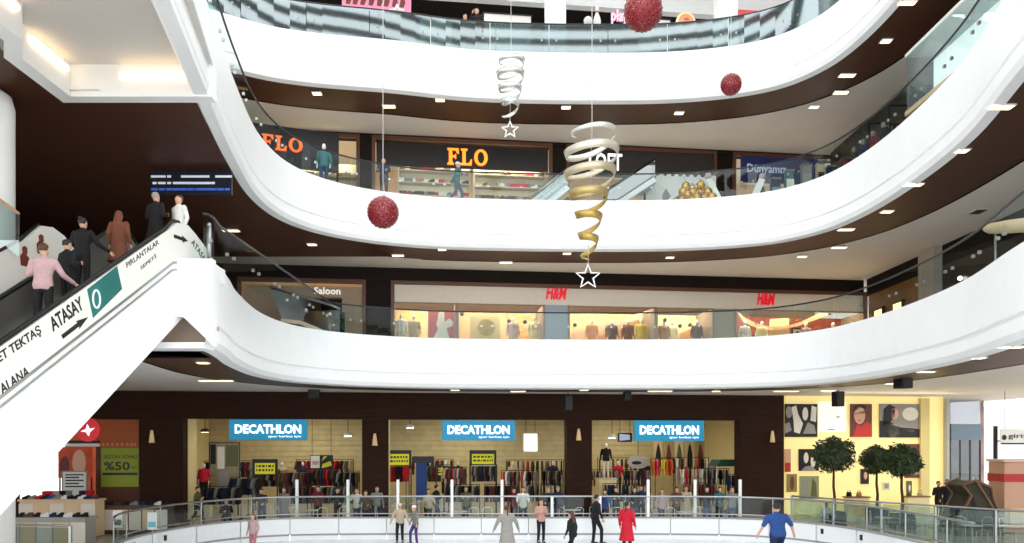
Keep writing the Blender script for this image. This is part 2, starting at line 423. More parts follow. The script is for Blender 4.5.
# ------------------------------------------------------------------ glass balustrades
def balustrade(C, zt, label, mg, h=1.1, step=1.75, rail=M_rail, clip=lambda p: True, off=.1):
    N = normals(C); P = [Vector((p.x + n.x * off, p.y + n.y * off)) for p, n in zip(C, N) if clip(p)]
    root = thing('glass_balustrade', label, 'balustrade', (P[len(P) // 2].x, P[len(P) // 2].y, zt))
    d = [0]
    for i in range(1, len(P)): d.append(d[-1] + (P[i] - P[i - 1]).length)
    def at(s):
        for i in range(1, len(P)):
            if s <= d[i] or i == len(P) - 1:
                return P[i - 1].lerp(P[i], max(0, min(1, (s - d[i - 1]) / max(d[i] - d[i - 1], 1e-6))))
    n = int(d[-1] / step)
    for i in range(n):
        a = i * d[-1] / n + .012; b = (i + 1) * d[-1] / n - .012
        Q = [at(a + (b - a) * j / 4) for j in range(5)]
        pb = sweep(MB(), Q, [(-.006, zt - .02), (.006, zt - .02), (.006, zt + h), (-.006, zt + h)], close_prof=True)
        pb.build('glass_panel', mg, root)
        for t in (.12, .88):
            q = at(a + (b - a) * t); MB().box(q.x - .035, q.x + .035, q.y - .035, q.y + .035, zt + .5, zt + .58).build('clamp', M_steel, root)
    MB().tube([(p.x, p.y, zt + h + .02) for p in P], .032, 8).build('handrail', rail, root, smooth=True)
    return root
inview = lambda p: (p.y > 10)
balustrade(C1, 8.05, 'first-level curved glass balustrade with dark handrail above the white band', M_glass, clip=lambda p: p.y > 10 and p.x > -7.13)
balustrade(C2, 13.8, 'second-level curved glass balustrade in front of the orange-lettered shop', M_glass, clip=inview)
balustrade(C3, 19.9, 'top-level mirror-like glass balustrade below the pink sign', M_gtop, h=1.2, step=2.4, clip=lambda p: p.y > 20)
# ------------------------------------------------------------------ recessed downlights
def downlights(level, zb, pts):
    for i, (x, y, wpx) in enumerate(pts):
        D = (zb + .05 - EZ) * FPX / (HY - y); X = (x - CX) * D / FPX; hw = wpx * .9 * D / FPX / 2
        r = thing('recessed_downlight', '%s recessed downlight, %s from the escalator in the brown %s soffit' % ('long' if wpx > 15 else 'square', ORD[i], level), 'light', (X, D, zb + .05), group='downlights in the %s soffit' % level)
        m = MB(); m.box(X - hw - .03, X + hw + .03, D - .15, D + .15, zb + .015, zb + .045); m.build('housing', M_white, r)
        MB().box(X - hw, X + hw, D - .11, D + .11, zb + .005, zb + .02).build('diffuser', M_warm, r)
downlights('third-level', 17.9, [(317, 93, 9), (389, 106, 13), (440, 99.5, 9), (566, 107, 9), (679, 112.6, 9), (814, 106.5, 9), (841, 92, 15), (847, 75, 16), (886, 40.5, 10), (907, 2, 18)])
downlights('second-level', 11.75, [(231, 230, 17), (312, 244, 9), (398, 255, 12), (442, 249, 8), (506, 262, 13), (567, 253, 8), (670, 257, 8), (802, 256, 9), (839, 247, 15), (846, 229, 16), (887, 211, 11), (913, 184, 19), (962, 150, 12), (1001, 106, 24)])
downlights('first-level', 6.0, [(203, 362, 10), (216, 380, 36), (455, 389.5, 9), (518, 390.8, 16), (584, 389.5, 9), (660, 390.5, 26), (716, 390.6, 8), (786, 390.6, 26), (828, 390, 14), (890, 383, 8), (926, 371, 16), (979, 357, 10), (1012, 346, 22)])
# ceiling vents
for nm, x, y, z in (('second-level', 978, 211, 11.75), ('third-level', 566, 146, 17.9)):
    D = (z + .09 - EZ) * FPX / (HY - y); X = (x - CX) * D / FPX
    r = thing('ceiling_vent', 'dark slotted vent in the pale %s ceiling' % nm, 'vent', (X, D, z + .09))
    MB().box(X - .22, X + .22, D - .28, D + .28, z + .06, z + .088).build('vent_frame', M_grey, r)
    for j in range(4): MB().box(X - .18, X + .18, D - .24 + j * .13, D - .16 + j * .13, z + .045, z + .062).build('slat', M_rail, r)
# hanging loudspeakers under the first level
for nm, x, y, w, h in (('over the pillar beside the escalator', 314, 393, 11, 11), ('over the pillar between two blue signs', 568, 403, 8, 15), ('between the poster shop and the blue signs', 627, 396, 7, 8), ('in front of the poster-clad shop', 838, 399, 9, 15), ('above the rear topiary trees', 903, 382, 13, 13)):
    D = 33.0 if x < 850 else 27.0
    p = W(x, y, D); hw = w * D / FPX / 2; hh = h * D / FPX / 2
    r = thing('loudspeaker', 'black loudspeaker box hanging under the white band %s' % nm, 'speaker', p, .2, group='loudspeakers under the first level')
    Mx = RM[r.name]
    b = MB(Mx); b.box(-hw, hw, -hw, hw, -hh, hh); b.build('cabinet', M_black, r, bevel=.03)
    g = MB(Mx); g.box(-hw * .8, hw * .8, -hw - .02, -hw + .01, -hh * .85, hh * .85); g.build('grille', M_black, r)
    k = MB(Mx); k.tube([(0, 0, hh), (0, 0, max(6.07 - p.z, hh + .05))], .025); k.build('bracket', M_black, r)
# ================================================================== ESCALATORS
EDIR = Vector((.143, 1, 0)).normalized()
EM = Matrix.Translation((-7.7, 17.4, 0)) @ Matrix(((EDIR.y, EDIR.x, 0, 0), (-EDIR.x, EDIR.y, 0, 0), (0, 0, 1, 0), (0, 0, 0, 1)))
# local axes: x across (positive = towards the void), y along the climb, z up
def ep(px, py, off=0.0):
    """point on the outer side plane of the escalator seen at a pixel -> (s, z)"""
    k = (px - CX) / FPX; x0 = -7.7 + off
    D = (x0 - .143 * 17.4) / (k - .143)
    return Vector(((D - 17.4) / EDIR.y, EZ + (HY - py) * D / FPX))
SL = .685
esc = thing('escalator', 'white-clad escalator carrying riders up beside the lettered advertising panel', 'escalator', (-7.7, 17.4, 0), math.atan2(-EDIR.x, EDIR.y))
def eprism(poly, x0, x1):
    mb = MB(EM); n = len(poly)
    mb.add([(x0, p[0], p[1]) for p in poly] + [(x1, p[0], p[1]) for p in poly],
           [tuple(range(n)), tuple(range(n, 2 * n))[::-1]] + [(i, i + n, (i + 1) % n + n, (i + 1) % n) for i in range(n)])
    return mb
gz = lambda s: 8.0 + SL * s
hz_ = lambda s: 8.9 + SL * s
low = -10.6
eprism([(.35, 8.0), (0, 7.98), (low, gz(low)), (low - .6, .5), (low - .6, .2), (-8.5, .2), (-5.05, 2.6), (.3, 6.76)], -.06, 0).build('side_panel', M_white, esc)
eprism([(.35, 6.76), (-5.05, 2.6), (-8.5, .2), (-8.6, .2), (-5.1, 2.7), (.3, 6.86)], -1.55, -.06).build('underside', M_white, esc)
eprism([(.3, 7.5), (-3, 5.6), (-8.4, .3), (-8.5, .2), (-5.05, 2.6), (.3, 6.76)], -1.6, -1.55).build('side_panel', M_white, esc)
# trim rails along the groove
g = MB(EM)
for d, w in ((.02, .05), (-.14, .03)):
    g.bar((.015, low, gz(low) + d), (.015, -.15, gz(-.15) + d), .03, w)
    g.bar((.015, -.15, gz(-.15) + d), (.015, .25, 8.02 + d), .03, w)
g.build('trim_rail', M_steel, esc)
# advertising balustrade: rises to its crest then drops round the end
crest = ep(181, 224)
poly = [(low, gz(low) + .06), (low, hz_(low) - .06), (-.25, hz_(-.25) - .06), (.02, 8.88)] + [tuple(ep(*q)) for q in ((187, 225), (194, 233), (204, 246), (211, 257), (213.5, 266))] + [(1.6, 8.06), (.36, 8.06), (.3, 7.9), (-.1, 7.98)]
adp = eprism(poly, -.05, .02).build('advert_panel', mat('white_advert', (236, 234, 226), .4), esc)
gp = [ep(86, 289.5), ep(116, 266), ep(121, 289), ep(92, 318)]
eprism([tuple(p) for p in gp], .02, .026).build('green_patch', mat('deep_teal_print', (24, 104, 98), .4, noise=.25, nscale=1.3), esc)
MB(EM).tube([(.03, 0, 0)], .01) if 0 else None
c = ep(95, 299); ringp = [(.03, c[0] + .1 * math.cos(t) * 1.0, c[1] + .17 * math.sin(t)) for t in [2 * PI * i / 20 for i in range(20)]]
MB(EM).tube(ringp, .022, 6, closed=True).build('oval_emblem', M_white, esc)
Minkt = mat('black_lettering', (22, 22, 22), .5)
def etext(body, pa, pb, h, name='lettering', bold=0.0, shear=.15):
    a = ep(*pa); b = ep(*pb)
    A = EM @ Vector((.021, a[0], a[1])); B = EM @ Vector((.021, b[0], b[1])); x = (B - A)
    t = x.normalized(); n = (EM.to_3x3() @ Vector((1, 0, 0))).normalized(); up = n.cross(t)
    return text(body, name, Minkt, esc, A, t, up, x.length, h, .006, bold, shear)
etext('ATASAY', (52, 332), (84, 308), .25, bold=.022)
etext('NET TEKTAŞ', (-8, 370), (42, 335), .2, bold=.015)
etext('R ALANA', (-6, 400), (29, 375), .17, bold=.015)
etext('PIRLANTALAR', (126, 268), (158, 244), .1)
etext('SEPETİ', (140, 270), (156, 257), .09)
etext('ATASAY', (190, 243), (206, 266), .16)
def earrow(pa, pb, wpx):
    a = ep(*pa); b = ep(*pb); d = (b - a); L = d.length; d.normalize(); q = Vector((-d.y, d.x))
    P = [a + q * wpx * .3, a + d * L * .62 + q * wpx * .3, a + d * L * .58 + q * wpx * .62, b, a + d * L * .58 - q * wpx * .62, a + d * L * .62 - q * wpx * .3, a - q * wpx * .3]
    eprism([tuple(p) for p in P], .02, .027).build('arrow', Minkt, esc)
earrow((61, 337), (87, 317), .13); earrow((173, 236), (187, 241), .13)
# handrails, inner balustrade, steps
def hrail(x, s0=low - .3, drop=True):
    pts = [(x, s, hz_(s)) for s in (s0, -8, -5, -2.5, -.4)] + [(x, -.1, 8.9), (x, .15, 8.93)]
    if drop: pts += [(x, .5, 8.68), (x, .85, 8.42), (x, 1.02, 8.2)]
    return MB(EM).tube(pts, .045, 8).build('handrail', M_black, esc, smooth=True)
hrail(-.02, drop=False); hrail(-1.42)
eprism([(low, gz(low)), (low, hz_(low) - .05), (-.3, hz_(-.3) - .05), (.3, 8.85), (.9, 8.35), (.9, 8.0), (-.1, 8.0)], -1.46, -1.40).build('balustrade', mat('grey_steel_panel', (120, 118, 112), .35, .6), esc)
eprism([(low, gz(low) - .1), (low, gz(low) + .12), (-.1, gz(-.1) + .12), (-.1, gz(-.1) - .1)], -1.40, -1.2).build('skirt', M_steel, esc)
eprism([(low, gz(low) - .1), (low, gz(low) + .1), (-.1, gz(-.1) + .1), (-.1, gz(-.1) - .1)], -.25, -.05).build('skirt', M_steel, esc)
M_step = mat('grooved_step', (86, 86, 84), .45, .5, noise=.1)
for i in range(27):
    s = -.4 - i * .38; z = gz(s) - .02
    b = MB(EM); b.box(-1.2, -.25, s - .2, s + .2, z - .26, z)
    b.build('step', M_step, esc)
MB(EM).box(-1.42, -.05, -.2, 1.0, 7.99, 8.06).build('comb_plate', M_steel, esc)
p = W(209, 283, 17.95)
post = thing('barrier_post', 'slim steel barrier post at the corner of the escalator landing', 'post', (p.x, p.y, 8.05))
MB().tube([(p.x, p.y, 8.05), (p.x, p.y, 8.98)], .055, 12).build('post_tube', M_steel, post, smooth=True)
MB().ball((p.x, p.y, 8.98), .06).build('cap', M_steel, post, smooth=True)
MB().box(p.x - .09, p.x + .09, p.y - .09, p.y + .09, 8.05, 8.09).build('base_plate', M_steel, post)
# the neighbouring escalator's advertising balustrade
M2 = Matrix.Translation((-2.75, .0, 0)) @ EM
e2 = thing('escalator_balustrade', 'round-ended white balustrade of the neighbouring escalator with red figures printed on it', 'escalator', (-10.45, 17.4, 0), math.atan2(-EDIR.x, EDIR.y))
def e2prism(poly, x0, x1):
    mb = MB(M2); n = len(poly)
    return mb.add([(x0, p[0], p[1]) for p in poly] + [(x1, p[0], p[1]) for p in poly],
           [tuple(range(n)), tuple(range(n, 2 * n))[::-1]] + [(i, i + n, (i + 1) % n + n, (i + 1) % n) for i in range(n)])
e2prism([(low, gz(low)), (low, hz_(low)), (-.9, hz_(-.9) - .02), (-.45, 8.68), (-.1, 8.74), (.25, 8.64), (.6, 8.4), (.9, 8.0), (-.1, 7.98)], -.05, .02).build('advert_panel', MATS['white_advert'], e2)
e2prism([(low, gz(low) - 1.4), (low, gz(low)), (0, 8.0), (.3, 8.0), (.3, 6.8)], -.06, .03).build('side_panel', M_steel, e2)
M_redp = mat('auburn_print', (120, 44, 34), .5, noise=.3, nscale=5)
def fig(s, z, k):
    b = MB(M2); b.prism([], 0, 0) if 0 else None
    P = [(-.2, -.32), (-.24, 0), (-.12, .14), (-.15, .3), (-.04, .4), (.08, .36), (.1, .2), (.05, .1), (.2, 0), (.17, -.3)]
    n = len(P); b.add([(.022, s + p[0] * k, z + p[1] * k) for p in P] + [(.028, s + p[0] * k, z + p[1] * k) for p in P], [tuple(range(n)), tuple(range(n, 2 * n))[::-1]] + [(i, i + n, (i + 1) % n + n, (i + 1) % n) for i in range(n)])
    b.build('printed_figure', M_redp, e2)
fig(-.92, 7.86, .62); fig(-.45, 8.24, .62)
MB(M2).tube([(-.02, s, hz_(s) + .02) for s in (low, -6, -1)] + [(-.02, -.5, 8.72)], .035, 8).build('handrail', M_black, e2, smooth=True)
# far glass barrier and wooden handrail beside the column
gb = thing('glass_barrier', 'green-tinted glass barrier with wooden handrail beside the white column', 'barrier', W(4, 215, 16.0))
a, b_ = W(-14, 190, 16.0), W(19, 214, 16.0)
MB().add([(a.x, a.y, a.z - .9), (b_.x, b_.y, b_.z - .9), (b_.x, b_.y, b_.z), (a.x, a.y, a.z), (a.x, a.y + .012, a.z - .9), (b_.x, b_.y + .012, b_.z - .9), (b_.x, b_.y + .012, b_.z), (a.x, a.y + .012, a.z)],
         [(0, 1, 2, 3), (7, 6, 5, 4), (0, 4, 5, 1), (1, 5, 6, 2), (2, 6, 7, 3), (3, 7, 4, 0)]).build('glass_panel', M_gteal, gb)
MB().tube([a, b_], .035, 8).build('handrail', mat('oak_handrail', (176, 140, 104), .4), gb, smooth=True)
# directory board hanging from the second-level soffit
p = W(191, 182.5, 22); w, h = 81 * 22 / FPX, 24 * 22 / FPX
dbd = thing('directory_board', 'dark navy directory board hanging above the escalator landing', 'sign', p)
MB().box(p.x - w / 2, p.x + w / 2, p.y, p.y + .1, p.z - h / 2, p.z + h / 2).build('board', mat('navy_board', (18, 24, 40), .35), dbd, bevel=.01)
for q in (-.8, .8): MB().tube([(p.x + q, p.y + .05, p.z + h / 2), (p.x + q, p.y + .05, 11.8)], .012).build('hanger', M_black, dbd)
mw = mat('sign_white', (214, 218, 224), .5, emit=.25)
mbl = mat('sign_blue', (60, 100, 190), .5, emit=.25)
rnd = random.Random(3)
for row, zz in enumerate((.17, -.02, -.2)):
    for i in range(11):
        x = p.x - w / 2 + .12 + i * (w - .24) / 10
        if rnd.random() < .22: continue
        ww = .05 + .1 * rnd.random()
        MB().box(x - ww, x + ww, p.y - .012, p.y, p.z + zz - .03, p.z + zz + .035).build('caption', mw if row < 2 else mbl, dbd)
# ================================================================== HANGING DECORATIONS
M_ballr = bpy.data.materials.new('red_sequin'); M_ballr.use_nodes = True
nt = M_ballr.node_tree; b = nt.nodes['Principled BSDF']; vo = nt.nodes.new('ShaderNodeTexVoronoi'); vo.inputs['Scale'].default_value = 16
rp = nt.nodes.new('ShaderNodeValToRGB'); tc = nt.nodes.new('ShaderNodeTexCoord'); nt.links.new(tc.outputs['Object'], vo.inputs[0])
rp.color_ramp.elements[0].color = (lin(226), lin(150), lin(146), 1); rp.color_ramp.elements[1].color = (lin(122), lin(12), lin(24), 1)  # pale specks paint the sequins' highlights into the red
rp.color_ramp.elements[0].position = .1; rp.color_ramp.elements[1].position = .24
nt.links.new(vo.outputs['Distance'], rp.inputs[0]); nt.links.new(rp.outputs[0], b.inputs['Base Color']); b.inputs['Roughness'].default_value = .35
bp = nt.nodes.new('ShaderNodeBump'); bp.inputs['Strength'].default_value = .8; nt.links.new(vo.outputs['Distance'], bp.inputs['Height']); nt.links.new(bp.outputs[0], b.inputs['Normal'])
M_silver = mat('silver_foil', (216, 214, 208), .25, .85)
M_cord = mat('thin_cord', (188, 186, 180), .5)
for nm, x, y, r, D in (('lowest red sequinned ball, in front of the second white band', 383, 212.5, 15.5, 22), ('largest red sequinned ball, cut off under the round orange sign', 643, 11, 19, 19), ('smallest red sequinned ball, in front of the top white band', 731, 84.5, 10.3, 26)):
    p = W(x, y, D); R = r * D / FPX
    t = thing('hanging_ball', nm, 'decoration', p, group=None)
    mb = MB(); mb.ball(p, R, n=40, m=24); mb.build('ball', M_ballr, t, smooth=True)
    mb = MB()
    for i in range(150):                                   # sequins standing proud of the ball
        z = 1 - 2 * (i + .5) / 150; a = i * 2.39996; q = math.sqrt(1 - z * z)
        c = p + Vector((q * math.cos(a), q * math.sin(a), z)) * R
        mb.ball(c, R * .045, n=6, m=4)
    mb.build('sequins', mat('dark_red_sequin', (110, 14, 26), .25, .3), t)['kind'] = 'stuff'
    MB().tube([p + Vector((0, 0, R * .96)), p + Vector((0, 0, R * 1.14))], R * .13, 10).build('cap', M_silver, t)
    MB().tube([p + Vector((0, 0, R * 1.1)), (p.x, p.y, 27.0)], .011, 5).build('cord', M_cord, t)
def star(mb, c, R, r=.022):
    pts = []
    for i in range(10):
        a = PI / 2 + i * PI / 5; q = R if i % 2 == 0 else R * .42
        pts.append(Vector(c) + Vector((q * math.cos(a), 0, q * math.sin(a))))
    return mb.tube(pts, r, 6, closed=True)
M_gold = bpy.data.materials.new('silver_to_gold_foil'); M_gold.use_nodes = True
nt = M_gold.node_tree; b = nt.nodes['Principled BSDF']; tc = nt.nodes.new('ShaderNodeTexCoord'); sx = nt.nodes.new('ShaderNodeSeparateXYZ'); rp = nt.nodes.new('ShaderNodeValToRGB')
nt.links.new(tc.outputs['Generated'], sx.inputs[0]); nt.links.new(sx.outputs['Z'], rp.inputs[0]); nt.links.new(rp.outputs[0], b.inputs['Base Color'])
rp.color_ramp.elements[0].color = (lin(176), lin(148), lin(78), 1); rp.color_ramp.elements[1].color = (lin(226), lin(222), lin(212), 1)
rp.color_ramp.elements[0].position = .45; rp.color_ramp.elements[1].position = .95
b.inputs['Metallic'].default_value = .6; b.inputs['Roughness'].default_value = .3
def spiral(label, x, ytop, ybot, D, ctrl, turns, wpx, ystar, rstar, xs=0, mm=M_gold):
    top, bot = W(x, ytop, D), W(x + xs, ybot, D); s = D / FPX
    t = thing('spiral_ribbon', label, 'decoration', top)
    n = 220; vs, fs = [], []
    for i in range(n + 1):
        f = i / n; a = 2 * PI * turns * (f ** .95) + 2.4
        k = f * (len(ctrl) - 1); j = min(int(k), len(ctrl) - 2); R = (ctrl[j] + (ctrl[j + 1] - ctrl[j]) * (k - j)) * s
        c = top.lerp(bot, f) + Vector((R * math.cos(a), R * math.sin(a), R * (.28 * math.cos(a + .6) + .12 * math.sin(a))))
        hw = wpx * s / 2 * min(1, 6 * f + .3, 8 * (1 - f) + .1)
        tl = Vector((math.cos(a) * .35, math.sin(a) * .35, 1)).normalized()
        o = Vector((math.cos(a), math.sin(a), 0)) * .006
        vs += [c - tl * hw - o, c + tl * hw - o, c + tl * hw + o, c - tl * hw + o]
    for i in range(n):
        for k in range(4): fs.append((4 * i + k, 4 * i + (k + 1) % 4, 4 * i + 4 + (k + 1) % 4, 4 * i + 4 + k))
    fs += [(3, 2, 1, 0), (4 * n, 4 * n + 1, 4 * n + 2, 4 * n + 3)]
    MB().add(vs, fs).build('ribbon', mm, t, smooth=True)
    sc = W(x + xs, ystar, D)
    star(MB(), sc, rstar * s, 1.1 * s).build('star', M_silver, t)
    MB().tube([bot, sc + Vector((0, 0, rstar * s))], .012, 5).build('thread', M_cord, t)
    MB().tube([top - Vector((0, 0, (ytop - ybot) * 0)), (top.x, top.y, 27)], .011, 5).build('cord', M_cord, t)
    MB().tube([top, bot], .008, 5).build('core_thread', M_cord, t)
spiral('big silver and gold spiral ribbon with a star, hanging before the white lettered shop', 592, 128, 262, 20, [20, 26, 27, 25, 20, 14, 11, 9, 6], 6.4, 7.5, 277, 12.5, -4)
spiral('smaller silver spiral ribbon with a star, hanging beside the orange letters', 511, 58, 116, 27, [12, 14, 12, 9, 8], 4.2, 6, 130, 8.5, -1, M_silver)
# ================================================================== PEOPLE
SKIN = mat('skin', (205, 160, 132), .55); SKIN2 = mat('tan_skin', (176, 128, 100), .55)
def cl(name, rgb, n=.08): return mat('cloth_' + name, rgb, .85, noise=n, nscale=14)
HAIR = {'dark': mat('dark_hair', (34, 26, 22), .5, noise=.2, nscale=30), 'brown': mat('brown_hair', (82, 52, 36), .5, noise=.2, nscale=30), 'auburn': mat('auburn_hair', (112, 58, 36), .5, noise=.2, nscale=30), 'blond': mat('fair_hair', (160, 122, 78), .5, noise=.2, nscale=30), 'grey': mat('grey_hair', (150, 148, 144), .5, noise=.2, nscale=30)}
M_eye = mat('eye_dark', (30, 22, 20), .2); M_lip = mat('lip', (160, 84, 80), .5)
# arms: (elbow, wrist) for one side, in metres for a 1.72 m figure; legs: (knee, ankle)
A_down = ((.25, -.04, 1.13), (.27, .05, .90)); A_fwd = ((.25, .12, 1.17), (.2, .38, 1.16)); A_bent = ((.25, -.02, 1.13), (.14, .22, 1.22))
A_out = ((.40, -.02, 1.2), (.60, .08, 1.08)); A_face = ((.25, .14, 1.2), (.1, .2, 1.46)); A_rail = ((.3, .1, 1.16), (.42, .32, 1.06)); A_back = ((.26, -.16, 1.16), (.3, -.22, .94))
A_low = ((.3, .0, 1.15), (.38, .09, .94))
L_st = ((.10, .02, .50), (.11, -.02, .09)); L_f = ((.10, .2, .53), (.1, .2, .1)); L_b = ((.1, -.03, .5), (.1, -.32, .16)); L_sk = ((.14, .22, .52), (.16, .02, .1)); L_pu = ((.16, .06, .48), (.26, -.34, .16))
L_sit = ((.12, .46, .90), (.12, .48, .47))
POSE = {
 'stand': dict(l=A_down, r=A_down, ll=L_st, rl=L_st, lean=0), 'lean': dict(l=A_fwd, r=A_fwd, ll=L_st, rl=L_st, lean=.16),
 'cross': dict(l=A_bent, r=A_bent, ll=L_st, rl=L_st, lean=0), 'phone': dict(l=A_down, r=A_face, ll=L_st, rl=L_st, lean=.03),
 'walk': dict(l=A_back, r=A_bent, ll=L_f, rl=L_b, lean=.05), 'skate': dict(l=A_out, r=A_low, ll=L_sk, rl=L_pu, lean=.22),
 'glide': dict(l=A_low, r=A_low, ll=L_st, rl=L_f, lean=.12), 'ride': dict(l=A_bent, r=A_rail, ll=L_st, rl=L_st, lean=.05),
 'hunch': dict(l=A_low, r=A_down, ll=L_sk, rl=L_sk, lean=.42), 'sit': dict(l=A_fwd, r=A_bent, ll=L_sit, rl=L_sit, lean=.1),
 'side_rail': dict(l=A_rail, r=A_down, ll=L_st, rl=L_st, lean=.08)}
CACHE = {}
def remesh(mb, vox, name, sm=6):
    me = mb.mesh(name); o = bpy.data.objects.new(name, me); col.objects.link(o)
    r = o.modifiers.new('r', 'REMESH'); r.mode = 'VOXEL'; r.voxel_size = vox; r.use_smooth_shade = True
    s = o.modifiers.new('s', 'SMOOTH'); s.iterations = sm; s.factor = .5
    out = bpy.data.meshes.new_from_object(o.evaluated_get(bpy.context.evaluated_depsgraph_get()))
    bpy.data.objects.remove(o); out.name = name
    return out
def torso_rings(g=0.0, bot=.84, w=1.0):
    R = [(bot, .15, .105), (.92, .168, .12), (1.02, .15, .11), (1.12, .142, .104), (1.25, .17, .118), (1.34, .185, .116), (1.41, .15, .095), (1.45, .075, .07)]
    return [(0, 0, z, (rx + g) * w, (ry + g) * w) for z, rx, ry in R if z >= bot]
def person_meshes(pose, top, hair):
    key = (pose, top, hair)
    if key in CACHE: return CACHE[key]
    P = POSE[pose]; HIP = Vector((0, 0, .92))
    Lm = Matrix.Translation(HIP) @ Matrix.Rotation(-P['lean'], 4, 'X') @ Matrix.Translation(-HIP)
    Hm = Lm @ Matrix.Translation((0, 0, 1.45)) @ Matrix.Rotation(P['lean'] * .7, 4, 'X') @ Matrix.Translation((0, 0, -1.45))
    out = {}
    bk = ('body', pose)
    def armpts(sd):
        e, w = P['l'] if sd < 0 else P['r']
        return [Vector((sd * .185, 0, 1.385)), Vector((sd * e[0], e[1], e[2])), Vector((sd * w[0], w[1], w[2]))]
    def legpts(sd):
        k, a = P['ll'] if sd < 0 else P['rl']
        return [Vector((sd * .09, 0, .92)), Vector((sd * k[0], k[1], k[2])), Vector((sd * a[0], a[1], a[2]))]
    if bk not in CACHE:
        b = MB(Lm); b.loft(torso_rings())
        b.cap((0, .0, 1.40), (0, .015, 1.52), .056, .05)
        for sd in (-1, 1):
            s, e, w = armpts(sd); b.cap(s, e, .052, .04); b.cap(e, w, .04, .027)
            d = (w - e).normalized(); sx = Vector((sd, 0, 0)); sx = (sx - d * sx.dot(d)).normalized(); nrm = d.cross(sx).normalized()
            pc = w + d * .05; b.cap(w, w + d * .075, .027, .032)
            for j, (q, L) in enumerate(((-.027, .062), (-.009, .076), (.01, .072), (.028, .056))):
                r0 = w + d * .085 + nrm * q * 1.25; k1 = r0 + d * L * .55 - sx * .008; b.cap(r0, k1, .0095, .009, 6); b.cap(k1, k1 + d * L * .4 - sx * .02, .009, .008, 6)
            q0 = w + d * .025 + nrm * .03; b.cap(q0, q0 + d * .045 + nrm * .03, .012, .01, 6); b.cap(q0 + d * .045 + nrm * .03, q0 + d * .075 + nrm * .032, .01, .009, 6)
        b.M = Hm
        b.loft([(0, .02, 1.485, .035, .045), (0, .025, 1.505, .055, .068), (0, .018, 1.55, .068, .086), (0, .01, 1.60, .074, .095), (0, .003, 1.65, .073, .093), (0, 0, 1.69, .058, .074), (0, 0, 1.715, .025, .03)], 16)
        b.cap((0, .1, 1.615), (0, .118, 1.585), .010, .014, 6)
        for sd in (-1, 1): b.cap((sd * .074, .0, 1.62), (sd * .076, -.004, 1.575), .016, .012, 6)
        b.M = Matrix()
        for sd in (-1, 1):
            h, k, a = legpts(sd); b.cap(h, k, .082, .056); b.cap(k, a, .054, .036); b.cap(a, a + Vector((0, .1, -.04)), .036, .03)
        CACHE[bk] = remesh(b, .0125, 'body', 3)
        f = MB()
        f.M = Hm
        for sd in (-1, 1): f.ball((sd * .03, .098, 1.615), .011, n=8, m=6)
        CACHE[('eyes', pose)] = f.mesh('eyes')
        f = MB(Hm); f.cap((-.022, .098, 1.545), (.022, .098, 1.545), .009, .009, 6); CACHE[('mouth', pose)] = f.mesh('mouth')
        for sd, nm in ((-1, 'l'), (1, 'r')):
            h, k, a = legpts(sd)
            s = MB(); s.cap(a + Vector((0, -.03, -.05)), a + Vector((0, .15, -.058)), .046, .036, 10); s.cap(a + Vector((0, -.02, .01)), a + Vector((0, -.02, -.04)), .048, .05, 10)
            CACHE[('shoe' + nm, pose)] = s.mesh('shoe')
    tk = ('top', pose, top)
    if tk not in CACHE:
        t = MB(Lm); long = top in ('coat', 'dress'); puff = .03 if top in ('coat', 'puffer') else .017
        t.loft(torso_rings(puff, .84))
        for sd in (-1, 1):
            s, e, w = armpts(sd); t.cap(s, e, .062 + puff * .5, .048 + puff * .5)
            if top == 'vest': continue
            if top != 'tee': t.cap(e, e.lerp(w, .96), .047 + puff * .4, .036 + puff * .3)
        t.cap((0, .0, 1.42), (0, .008, 1.475), .07, .064)
        if long:
            t.M = Matrix(); fwd = .0
            t.loft([(0, -.03, .42, .27, .23), (0, -.02, .6, .235, .19), (0, 0, .86, .19, .15), (0, .01, 1.0, .17, .13)], 18)
        CACHE[tk] = remesh(t, .018, 'jacket', 4)
    lk = ('legs', pose)
    if lk not in CACHE:
        t = MB(Matrix())
        t.loft([(0, 0, .80, .12, .09), (0, 0, .86, .165, .12), (0, 0, .95, .172, .128), (0, 0, 1.0, .155, .115)])
        for sd in (-1, 1):
            h, k, a = legpts(sd); t.cap(h, k, .098, .07); t.cap(k, a.lerp(k, .04), .068, .056)
        CACHE[lk] = remesh(t, .018, 'trousers', 4)
    hk = ('hair', pose, hair)
    if hk not in CACHE:
        h = MB(Hm)
        if hair in ('helmet', 'cap'):
            h.loft([(0, 0, 1.635, .088, .112), (0, 0, 1.67, .088, .11), (0, 0, 1.71, .07, .088), (0, 0, 1.735, .03, .04)], 18)
            if hair == 'cap': h.cap((0, .1, 1.65), (0, .16, 1.645), .04, .03)
        else:
            h.loft([(0, -.035, 1.575, .072, .07), (0, -.025, 1.62, .082, .084), (0, -.012, 1.665, .083, .097), (0, -.004, 1.705, .066, .08), (0, -.004, 1.728, .03, .036)], 18)
            if hair == 'long': h.loft([(0, -.09, 1.24, .075, .03), (0, -.1, 1.34, .105, .045), (0, -.085, 1.46, .1, .06), (0, -.05, 1.58, .09, .07), (0, -.03, 1.66, .08, .08)], 14)
            if hair == 'tail': h.cap((0, -.11, 1.63), (0, -.16, 1.45), .034, .02); h.cap((0, -.16, 1.45), (0, -.15, 1.36), .022, .008)
            if hair == 'bun': h.ball((0, -.1, 1.69), .045)
        CACHE[hk] = remesh(h, .014, 'hair', 4) if hair != 'helmet' else h.mesh('helmet')
    out = dict(body=CACHE[bk], eyes=CACHE[('eyes', pose)], mouth=CACHE[('mouth', pose)], shoe_l=CACHE[('shoel', pose)], shoe_r=CACHE[('shoer', pose)], top=CACHE[tk], legs=CACHE[lk], hair=CACHE[hk])
    CACHE[key] = out
    return out
